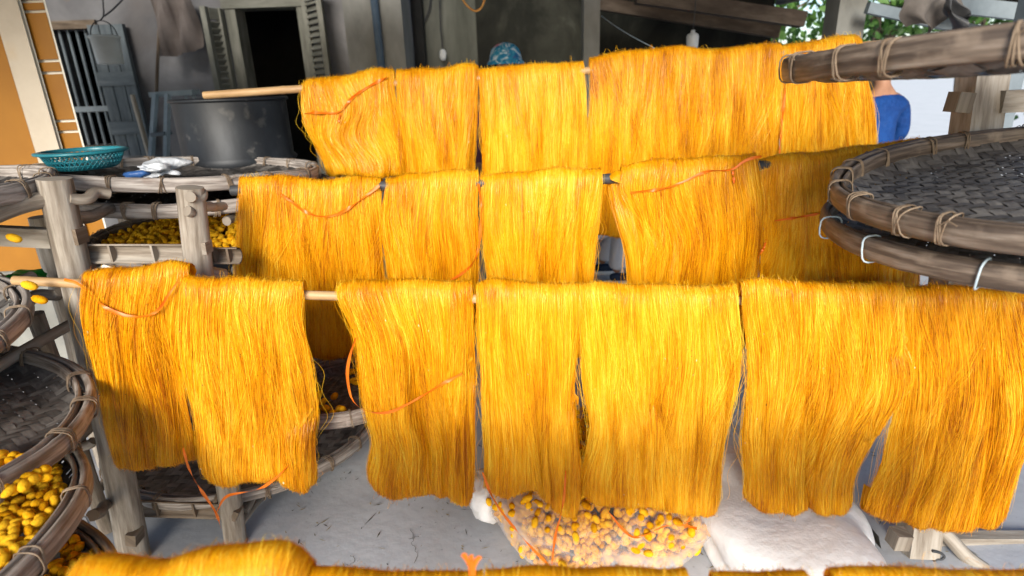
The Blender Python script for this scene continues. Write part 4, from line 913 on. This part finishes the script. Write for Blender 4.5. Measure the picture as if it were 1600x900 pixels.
skein(FY - .015, [(908, 455), (940, 445), (1000, 451), (1080, 452), (1158, 452)], [(912, 540), (911, 610), (919, 650), (922, 700), (912, 750)], [(1160, 520), (1160, 570), (1148, 630), (1138, 690), (1133, 750)], [(913, 786), (945, 798), (985, 793), (1050, 801), (1085, 810), (1112, 815), (1132, 795)], 'wide front row skein in the middle with a loose zigzag ribbon under its hem', 5, FG, [[(950, 798), (970, 825), (990, 842), (1010, 836), (1040, 820), (1068, 820), (1089, 826)], [(1079, 808), (1070, 825)]], fold=.022)
skein(FY - .02, [(1166, 450), (1190, 440), (1250, 445), (1330, 449), (1424, 452)], [(1170, 540), (1168, 620), (1165, 690), (1172, 745)], [(1424, 530), (1414, 605), (1370, 680), (1346, 735), (1338, 780)], [(1175, 800), (1230, 802), (1285, 803), (1315, 812), (1341, 806)], 'front row skein narrowing to its lower right corner, next to the right end one', 6, FG, fold=.016)
skein(FY + .012, [(1402, 456), (1460, 452), (1540, 455), (1650, 462)], [(1412, 560), (1402, 640), (1391, 690), (1386, 740), (1366, 785)], [(1645, 600), (1615, 700), (1602, 755)], [(1362, 808), (1390, 820), (1430, 822), (1480, 830), (1525, 838), (1560, 828), (1592, 785)], 'long dark golden front row skein at the right end under the trays', 7, FG, fold=.022, nstray=26)
def lobe_of(label_start, Y, *a, **k):
    o = [q for q in C.objects if q.get('label', '').startswith(label_start)][0]
    skein(Y - .028, *a, None, k.pop('seed'), None, r=.012, back=.06, root=o, nstray=5, creases=[], **k)
lobe_of('front row skein right of the bare', FY, [(704, 560), (722, 556), (738, 560)], [(702, 640), (704, 720)], [(740, 640), (739, 730)], [(708, 778), (724, 798), (738, 780)], seed=51)
lobe_of('second front row skein', FY - .02, [(440, 640), (462, 630), (484, 640)], [(444, 690), (450, 730)], [(490, 690), (488, 740)], [(456, 758), (470, 777), (488, 766)], seed=52)
lobe_of('narrow front row skein', FY, [(842, 560), (868, 556), (898, 565)], [(840, 640), (846, 720)], [(884, 640), (884, 730)], [(850, 786), (870, 804), (886, 796)], seed=53)
lobe_of('narrow front row skein', FY - .004, [(878, 600), (890, 596), (900, 605)], [(879, 680), (882, 740)], [(902, 680), (906, 740)], [(884, 790), (896, 812), (907, 795)], seed=54)
lobe_of('wide front row skein', FY - .015, [(1000, 600), (1040, 596), (1062, 604)], [(1006, 660), (1000, 720)], [(1056, 660), (1060, 720)], [(1002, 796), (1030, 800), (1062, 803)], seed=55)
lobe_of('front row skein narrowing', FY - .02, [(1340, 520), (1390, 505), (1424, 520)], [(1346, 580), (1350, 630)], [(1428, 560), (1420, 610)], [(1346, 690), (1364, 690), (1374, 678)], seed=56)
# middle row
skein(MY, [(368, 278), (420, 277), (478, 280), (500, 283), (560, 278), (592, 280)], [(367, 330), (362, 400), (362, 480)], [(592, 340), (595, 400), (602, 460)], [(366, 556), (420, 558), (485, 560), (530, 557), (598, 552)], 'wide middle row skein at the left end with a ribbon swag near its top', 11, MG, [[(438, 305), (455, 315), (475, 331), (500, 340), (530, 335), (560, 315), (592, 290)], [(438, 303), (450, 312)]], nstray=24)
skein(MY, [(600, 282), (640, 273), (700, 268), (746, 267)], [(593, 340), (600, 400), (610, 470)], [(742, 330), (747, 400), (746, 470)], [(615, 556), (680, 560), (740, 556)], 'narrow middle row skein with a ribbon down its right edge', 12, MG, [[(747, 287), (753, 322), (749, 390), (735, 420), (690, 446)]])
skein(MY, [(750, 276), (800, 272), (850, 266), (910, 264), (942, 268)], [(752, 340), (760, 400), (766, 470)], [(937, 330), (926, 390), (924, 460)], [(772, 556), (850, 560), (924, 556)], 'middle row skein without a ribbon, left of the gap showing trousers', 13, MG)
skein(MY - .015, [(974, 262), (995, 255), (1050, 250), (1110, 248), (1188, 241)], [(966, 290), (985, 340), (1000, 380), (984, 440)], [(1193, 280), (1196, 320), (1192, 375), (1190, 440)], [(985, 553), (1080, 560), (1168, 553)], 'middle row skein right of the bare dark pipe with a long slanting ribbon', 14, MG, [[(985, 301), (1040, 295), (1075, 281), (1105, 266), (1145, 267), (1163, 250), (1190, 244)], [(1145, 267), (1147, 287)]], nstray=22)
skein(MY, [(1196, 250), (1230, 243), (1300, 238), (1390, 224), (1450, 219)], [(1189, 330), (1191, 380), (1189, 450)], [(1450, 330), (1446, 440)], [(1200, 556), (1320, 558), (1440, 552)], 'shaded skein at the right end of the middle row beside the stacked trays', 15, MG, [[(1210, 345), (1245, 340), (1300, 330)], [(1184, 402), (1194, 388), (1197, 374)]])
lobe_of('middle row skein right of the bare dark pipe', MY - .015, [(956, 276), (970, 268), (985, 272)], [(958, 310), (968, 350), (984, 400)], [(996, 330), (1002, 370), (1004, 420)], [(984, 553), (996, 556), (1010, 553)], seed=57)
# top row
skein(BY, [(467, 134), (482, 120), (520, 122), (560, 112), (598, 104), (613, 109)], [(468, 160), (482, 205), (497, 240)], [(616, 150), (624, 190), (634, 235)], [(508, 274), (545, 272), (590, 279), (634, 273)], 'twisted skein with swirled hem at the left end of the top row', 21, BG_, [[(475, 178), (500, 175), (531, 178), (546, 155), (575, 135), (605, 120)], [(531, 178), (528, 192)]], swirl=.05, nstray=30, fold=.02)
skein(BY, [(617, 108), (650, 107), (690, 107), (732, 97), (746, 101)], [(621, 180), (634, 240), (636, 300)], [(744, 150), (744, 210), (738, 270)], [(640, 368), (690, 372), (736, 368)], 'second skein of the top row with a raised right shoulder', 22, BG_)
skein(BY, [(747, 108), (780, 103), (850, 99), (913, 95)], [(751, 170), (756, 230), (757, 300)], [(917, 150), (916, 210), (914, 300)], [(758, 368), (830, 372), (914, 370)], 'pale skein of the top row below the patterned hat', 23, BG_, strands=2000)
skein(BY, [(923, 90), (960, 82), (1020, 75), (1060, 70), (1080, 74), (1100, 78), (1170, 71), (1226, 67)], [(925, 140), (918, 210), (922, 290)], [(1222, 130), (1221, 200), (1218, 280)], [(928, 370), (1060, 374), (1214, 368)], 'widest skein of the top row under the hanging bottle', 24, BG_, nstray=20)
skein(BY, [(1226, 72), (1260, 65), (1320, 56), (1342, 52), (1353, 60)], [(1224, 150), (1221, 220), (1220, 280)], [(1359, 120), (1368, 170), (1371, 215), (1370, 280)], [(1222, 366), (1300, 370), (1366, 364)], 'skein at the right end of the top row with loose threads over the blue shirt', 25, BG_, [[(1229, 125), (1223, 180), (1218, 240)]], nstray=40)
# nearest row
skein(NY, [(78, 884), (100, 873), (160, 875), (220, 881), (260, 871), (310, 858), (370, 851), (420, 852), (450, 866), (464, 886)], [(90, 1000), (95, 1120)], [(470, 1000), (472, 1120)], [(100, 1215), (300, 1222), (474, 1215)], 'thick rolled skein at the bottom left corner nearest the camera', 31, NG, r=.034, strands=2400, fold=.008, thin=.6)
skein(NY + .006, [(458, 890), (520, 889), (600, 893), (690, 897), (752, 896)], [(460, 1000), (462, 1120)], [(760, 1000), (760, 1120)], [(464, 1215), (610, 1222), (760, 1215)], 'nearest row skein along the bottom edge with an upright orange ribbon stub', 32, NG, r=.03, strands=2000, fold=.006)
skein(NY, [(756, 896), (800, 889), (870, 886), (930, 890), (1010, 888), (1088, 894)], [(756, 1000), (756, 1100)], [(1090, 1000), (1090, 1100)], [(760, 1190), (900, 1195), (1088, 1190)], 'nearest row skein below the clear sack of cocoons', 33, NG, r=.03, strands=2000, fold=.006)
skein(NY, [(1132, 900), (1180, 896), (1240, 893), (1284, 899)], [(1134, 1000), (1135, 1060)], [(1290, 1000), (1290, 1060)], [(1140, 1115), (1210, 1120), (1286, 1115)], 'small nearest row skein below the sunlit white half of the sack', 34, NG, r=.03, strands=2000, fold=.006)
skein(NY, [(1326, 898), (1360, 891), (1450, 889), (1540, 893), (1640, 890), (2150, 884)], [(1330, 1000), (1332, 1060)], [(2150, 1000), (2150, 1100)], [(1340, 1130), (1480, 1150), (1640, 1170), (2150, 1180)], 'nearest row skein at the bottom right corner below the rack post', 35, NG, r=.03, strands=2000, fold=.006)  # right part lies out of view, stretched to shade the front row
sk = [o for o in C.objects if o.get('label', '').startswith('nearest row skein along the bottom edge')][0]
for k, (xa, xb) in enumerate(((736, 724), (737, 736), (739, 750))):
    obj('tie_ribbon', ribbon(np.array([at(xa, 900, NY - .03), at(xa, 885, NY - .032), at((xa + xb) / 2, 875, NY - .034), at(xb, 866 + k * 2, NY - .036)]), .006, (0, -1, .2), .3, k + 90), 'ribbon', sk)

# ------------------------------------------------------------------ sack on the floor, its sunlit half built apart
sc = np.array([.27, 1.76, .13])
sk1 = thing('cocoon_sack', 'clear plastic sack stuffed with cocoons on the floor under the front row', 'sack', (sc[0], sc[1], 0))
gs = blob(sc, .40, .40, .17, 5, .14, 60, 34)
obj('plastic_film', gs, 'clear', sk1)
rg = np.random.default_rng(8); Vb = gs[0]; ctr = sc; sel = Vb[(Vb[:, 2] > .03)]
Vs, Fs = [], []; cnt = 0
for i in range(6000):
    p = sel[rg.integers(0, len(sel))]; q = ctr + (p - ctr) * rg.uniform(.80, .955) + rg.normal(0, .012, 3)
    if q[2] < .015: continue
    M_ = np.array(rot_rand(rg, 1.).to_matrix()); Vs.append(cocoon_shape(i % 4) * 1.05 @ M_.T + q); Fs.append(IF + cnt * len(IV)); cnt += 1
obj('cocoons', (np.concatenate(Vs), np.concatenate(Fs), None), 'cocoon', sk1, kind='stuff')
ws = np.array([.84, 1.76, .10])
o = thing('sunlit_sack_half', 'right half of the clear sack, its sun glare made as white film', 'sack', (ws[0], ws[1], 0))
obj('sheet', blob(ws, .30, .5, .13, 15, .34, 110, 70, True, .85), 'bag', o)  # sunlit half of the one clear bag; glare put into the white colour
tk = at(741, 752, 1.75)
obj('gathered_neck', blob((tk[0] + .03, 1.72, tk[2] - .03), .05, .1, .07, 31, .4, 20, 14, False), 'bag', sk1)
# bits of straw and chaff on the floor
rg = np.random.default_rng(12); Vs, Fs = [], []
for i in range(800):
    x, y = rg.uniform(-.9, 1.5), rg.uniform(.8, 2.6); l = rg.gamma(1.6, .006); a = rg.uniform(0, 6.28); wv = rg.uniform(.0008, .003); d = np.array([math.cos(a), math.sin(a), 0]); e = np.array([-d[1], d[0], 0])
    p = np.array([x, y, .004]); Vs.append(np.array([p - d * l, p + e * wv, p + d * l + (0, 0, rg.uniform(0, .004)), p - e * wv])); Fs.append(np.arange(4) + 4 * i)
o = obj('floor_litter', (np.concatenate(Vs), np.array(Fs), None), 'straw', kind='stuff'); o['label'] = 'bits of straw and thread scattered on the concrete floor'

g = []
for pts in (((640, 828), (648, 842), (641, 850), (655, 862), (648, 880)), ((548, 868), (556, 873), (549, 884), (540, 882)), ((640, 842), (655, 838))):
    P = smooth_path([atz(x, y, .0045) for x, y in pts], 16, 1); P[:, :2] += rg.normal(0, .0025, (16, 2)); g.append(ribbon(P, .0018, (0, 0, 1), 0, 3, 0))
o = obj('floor_cracks', join(*g), 'dryleaf', kind='stuff'); o['label'] = 'short dark cracks in the concrete floor'

# ------------------------------------------------------------------ people
def skinned(name, joints, edges, material, parent, sub=2, extra=None):
    me = bpy.data.meshes.new(name); names = list(joints); base = LOC[parent]
    me.from_pydata([(np.array(joints[k][0]) - base).tolist() for k in names], [(names.index(a), names.index(b)) for a, b in edges], [])
    o = bpy.data.objects.new(name, me); C.objects.link(o); o.parent = parent; LOC[o] = base
    me.materials.append(MT[material])
    md = o.modifiers.new('skin', 'SKIN'); md.use_smooth_shade = True
    for i, k in enumerate(names):
        r = joints[k][1]; me.skin_vertices[0].data[i].radius = r if isinstance(r, tuple) else (r, r)
    me.skin_vertices[0].data[0].use_root = True
    s = o.modifiers.new('subdivision', 'SUBSURF'); s.levels = sub; s.render_levels = sub
    return o
def person(label, pos, face, pose, shirt, trousers, headwear, shoe='navy'):
    """face: heading angle of the front direction; pose: 'stand' or 'sit'"""
    root = thing('person', label, 'person', pos); f = np.array([math.cos(face), math.sin(face), 0]); s = np.array([f[1], -f[0], 0]); o = np.array(pos, float)
    W = lambda a, b, z: tuple(o + f * a + s * b + np.array([0, 0, z]))
    sit = pose == 'sit'; hz = .42 if sit else .9; lean = .12 if sit else .02
    J = {'pelvis': (W(0, 0, hz + .03), (.13, .1)), 'waist': (W(.01, 0, hz + .2), (.12, .095)), 'chest': (W(lean * .6, 0, hz + .38), (.15, .11)), 'collar': (W(lean, 0, hz + .5), (.1, .08)), 'neck': (W(lean + .01, 0, hz + .58), .05), 'jaw': (W(lean + .035, 0, hz + .65), (.062, .07)), 'brow': (W(lean + .03, 0, hz + .74), (.075, .09)), 'crown': (W(lean + .02, 0, hz + .80), (.055, .065))}
    E = [('pelvis', 'waist'), ('waist', 'chest'), ('chest', 'collar'), ('collar', 'neck'), ('neck', 'jaw'), ('jaw', 'brow'), ('brow', 'crown')]
    legs, arms = {}, {}
    for sd, n in ((-1, 'l'), (1, 'r')):
        if sit: hip, kn, an = W(.03, sd * .1, hz + .02), W(.42, sd * .13, .46), W(.34 + .04 * sd, sd * .13, .09)
        else: hip, kn, an = W(0, sd * .1, hz - .04), W(.03, sd * .105, .48), W(-.01, sd * .11, .09)
        J.update({'hip' + n: (hip, .085), 'knee' + n: (kn, .058), 'ankle' + n: (an, .038)}); E += [('pelvis', 'hip' + n), ('hip' + n, 'knee' + n), ('knee' + n, 'ankle' + n)]
        sh, el, wr_ = W(lean, sd * .18, hz + .47), W(lean - .02 + (.1 if sit else .0), sd * .25, hz + .22), W(lean + (.3 if sit else .16), sd * .2, hz + (.16 if sit else .05))
        J.update({'sh' + n: (sh, .058), 'elb' + n: (el, .042), 'wri' + n: (wr_, .028)}); E += [('collar', 'sh' + n), ('sh' + n, 'elb' + n), ('elb' + n, 'wri' + n)]
        wv = np.array(wr_); dv = wv - np.array(el); dv /= np.linalg.norm(dv); pm = wv + dv * .06; J['palm' + n] = (tuple(pm), (.036, .018)); E.append(('wri' + n, 'palm' + n))
        for k, (of, ln) in enumerate(((-.03, .062), (-.01, .078), (.01, .072), (.03, .055))):
            a1 = pm + s * of + dv * .035; a2 = a1 + dv * ln * .5 - np.array([0, 0, .008]); a3 = a2 + dv * ln * .4 - np.array([0, 0, .018])
            for q, pt, r_ in (('a', a1, .009), ('b', a2, .0085), ('c', a3, .007)): J[f'f{k}{q}{n}'] = (tuple(pt), r_)
            E += [('palm' + n, f'f{k}a{n}'), (f'f{k}a{n}', f'f{k}b{n}'), (f'f{k}b{n}', f'f{k}c{n}')]
        th = wv + dv * .03 - s * sd * .035; J['t' + n] = (tuple(th), .011); J['u' + n] = (tuple(th + dv * .045 - s * sd * .012), .009); E += [('wri' + n, 't' + n), ('t' + n, 'u' + n)]
    Jb = {k: (p_, (tuple(np.array(r_) * .72) if isinstance(r_, tuple) else r_ * .75) if k in ('pelvis', 'waist', 'chest', 'collar', 'hipl', 'hipr', 'kneel', 'kneer', 'shl', 'shr', 'elbl', 'elbr') else r_) for k, (p_, r_) in J.items()}
    body = skinned('body', Jb, E, 'skin', root)
    # head details
    hc = np.array(W(lean + .045, 0, hz + .72))
    for sd in (-1, 1):
        e_ = hc + f * .062 + s * sd * .032; obj('eye', blob(e_, .011, .011, .008, 1, 0, 10, 8, False, 1), 'black', root)
        e_ = hc + s * sd * .082 - f * .02; obj('ear', blob(e_, .014, .014, .028, 1, .1, 10, 8, False, 1), 'skin', root)
    obj('nose', blob(hc + f * .085 - np.array([0, 0, .03]), .016, .014, .022, 1, .05, 10, 8, False, 1), 'skin', root)
    obj('mouth', blob(hc + f * .075 - np.array([0, 0, .068]), .012, .022, .007, 1, .05, 12, 8, False, 1), 'redshirt', root)
    obj('hair', blob(np.array(W(lean + .005, 0, hz + .775)), .098, .092, .078, 3, .08, 24, 16, False, 1), 'hair', root)
    # clothes as slightly larger skins
    Js = {k: (J[k][0], tuple(np.array(J[k][1] if isinstance(J[k][1], tuple) else (J[k][1],) * 2) + .018)) for k in ('pelvis', 'waist', 'chest', 'collar', 'shl', 'shr', 'elbl', 'elbr')}
    for n in 'lr':
        a, b_ = np.array(J['elb' + n][0]), np.array(J['wri' + n][0]); Js['cuff' + n] = (tuple(a + (b_ - a) * .85), (.042, .042))
    skinned('shirt', Js, [('pelvis', 'waist'), ('waist', 'chest'), ('chest', 'collar')] + [x for n in 'lr' for x in (('collar', 'sh' + n), ('sh' + n, 'elb' + n), ('elb' + n, 'cuff' + n))], shirt, root)
    Jt = {'pelvis': (J['pelvis'][0], (.15, .125))}; Et = []
    for n in 'lr':
        k_, a_ = np.array(J['knee' + n][0]), np.array(J['ankle' + n][0]); Jt.update({'hip' + n: (J['hip' + n][0], .112), 'knee' + n: (tuple(k_), .088), 'calf' + n: (tuple(k_ * .5 + a_ * .5), .082), 'hem' + n: (tuple(a_ * .93 + k_ * .07), .075)})
        Et += [('pelvis', 'hip' + n), ('hip' + n, 'knee' + n), ('knee' + n, 'calf' + n), ('calf' + n, 'hem' + n)]
    skinned('trousers', Jt, Et, trousers, root)
    for n in 'lr':
        a_ = np.array(J['ankle' + n][0]); a_[2] = 0
        sh = {'heel': (tuple(a_ - f * .055 + (0, 0, .06)), (.036, .034)), 'mid': (tuple(a_ + f * .05 + (0, 0, .06)), (.042, .036)), 'toe': (tuple(a_ + f * .15 + (0, 0, .047)), (.04, .024))}
        so = skinned('shoe', sh, [('heel', 'mid'), ('mid', 'toe')], shoe, root)
        t_ = np.linspace(0, 2 * PI, 28, endpoint=False); pts = [a_ + f * (.05 + .145 * math.cos(t)) + s * (.047 * math.sin(t) * (1 + .12 * math.cos(t))) for t in t_]
        V = np.array([p + np.array([0, 0, .004]) for p in pts] + [p + np.array([0, 0, .036]) for p in pts]); k = 28
        F = [[i, (i + 1) % k, (i + 1) % k + k, i + k] for i in range(k)] + [list(range(k))[::-1], list(range(k, 2 * k))]
        obj('sole', (V, F, None), 'sole', so)
    if headwear:
        c = np.array(W(lean + .02, 0, hz + .74)); obj('hat', lathe([(.13, .0), (.125, .015), (.112, .03), (.106, .06), (.092, .1), (.06, .128), (.02, .14), (0, .141)], c, 30), headwear, root)
    return root
person('person sitting behind the gap in pale grey trousers and navy shoes', (.44, 4.42, 0), 0.0, 'sit', 'redshirt', 'greytrousers', None)
st_ = thing('low_stool', 'low wooden stool under the sitting person in pale trousers', 'stool', (.4, 4.42, 0))
obj('seat', box(.22, .56, 4.26, 4.58, .27, .31), 'wood2', st_, smooth=False)
for sx in (.25, .53):
    for sy in (4.29, 4.55): obj('leg', log((sx, sy, 0), (sx, sy, .27), .02, .02, 3, 8), 'wood2', st_)
person('person in a blue patterned cloth hat behind the top row', (at(790, 90, 4.25)[0], 4.25, 0), -1.6, 'stand', 'redshirt', 'darktrousers', 'hat', 'black')
bp = person('person in a bright blue shirt standing at the open side', (at(1383, 170, 4.3)[0] - .02, 4.3, 0), 1.9, 'stand', 'blueshirt', 'darktrousers', None, 'black')
bp.scale = (.97, .97, .965)

# ------------------------------------------------------------------ trees beyond the open side
def tree(label, x, y, h, cr, seed, n=1500, ls=.13, low=.6):
    rg = np.random.default_rng(seed); root = thing('tree', label, 'tree', (x, y, 0), 'trees beyond the open side')
    g = [tube(line((x, y, -.03), (x + rg.uniform(-.2, .2), y, h * .75), 10, 0, .06, seed), np.linspace(.13, .04, 10), 9, .08, seed)]
    tips = []
    for k in range(9):
        z = rg.uniform(low * .7, h * .75); a = rg.uniform(0, 6.28); e = np.array([x + cr * .75 * math.cos(a), y + cr * .75 * math.sin(a), z + rg.uniform(.2, .9)]); g.append(tube(line((x, y, z), e, 7, -.08, .04, k), np.linspace(.045, .012, 7), 6)); tips.append(e)
    obj('trunk', join(*g), 'bark', root)
    tips = np.array(tips + [[x + rg.normal(0, cr * .5), y + rg.normal(0, cr * .5), rg.uniform(low, h)] for _ in range(16)])
    P = tips[rg.integers(0, len(tips), n)] + rg.normal(0, .27, (n, 3)); P[:, 2] = np.where(P[:, 2] < low - .1, P[:, 2] + rg.uniform(.6, 1.2, n), P[:, 2])
    d = rg.normal(size=(n, 3)); d[:, 2] -= .5; d /= np.linalg.norm(d, axis=1)[:, None]; e = np.cross(d, rg.normal(size=(n, 3))); e /= np.linalg.norm(e, axis=1)[:, None]; nn = np.cross(d, e)
    s = (ls * rg.uniform(.6, 1.3, n))[:, None]
    V = np.stack([P, P + d * s * .35 + e * s * .26 - nn * s * .05, P + d * s * .75 + e * s * .18, P + d * s, P + d * s * .75 - e * s * .18, P + d * s * .35 - e * s * .26 - nn * s * .05], 1).reshape(-1, 3)
    k = np.arange(n)[:, None] * 6; F = np.concatenate([k + np.array([[0, 1, 2, 3]]), k + np.array([[0, 3, 4, 5]])])
    obj('crown', (V, F, None), 'leaf', root)
tree('bushy green tree seen through the gap left of the thick grey post', 3.6, 9.0, 3.0, 1.0, 1, 1600, .13, 1.5)
tree('leafy tree right of the thick grey post under the tin roof', 5.3, 8.6, 3.1, .9, 2, 1300, .13, 1.9)
tree('taller tree behind the torn brown cloth', 7.3, 9.6, 3.6, 1.1, 3, 1500, .13, 2.0)
tree('loose leafed tree behind the right rack post', 5.35, 5.6, 2.6, .5, 4, 420, .14, .9)
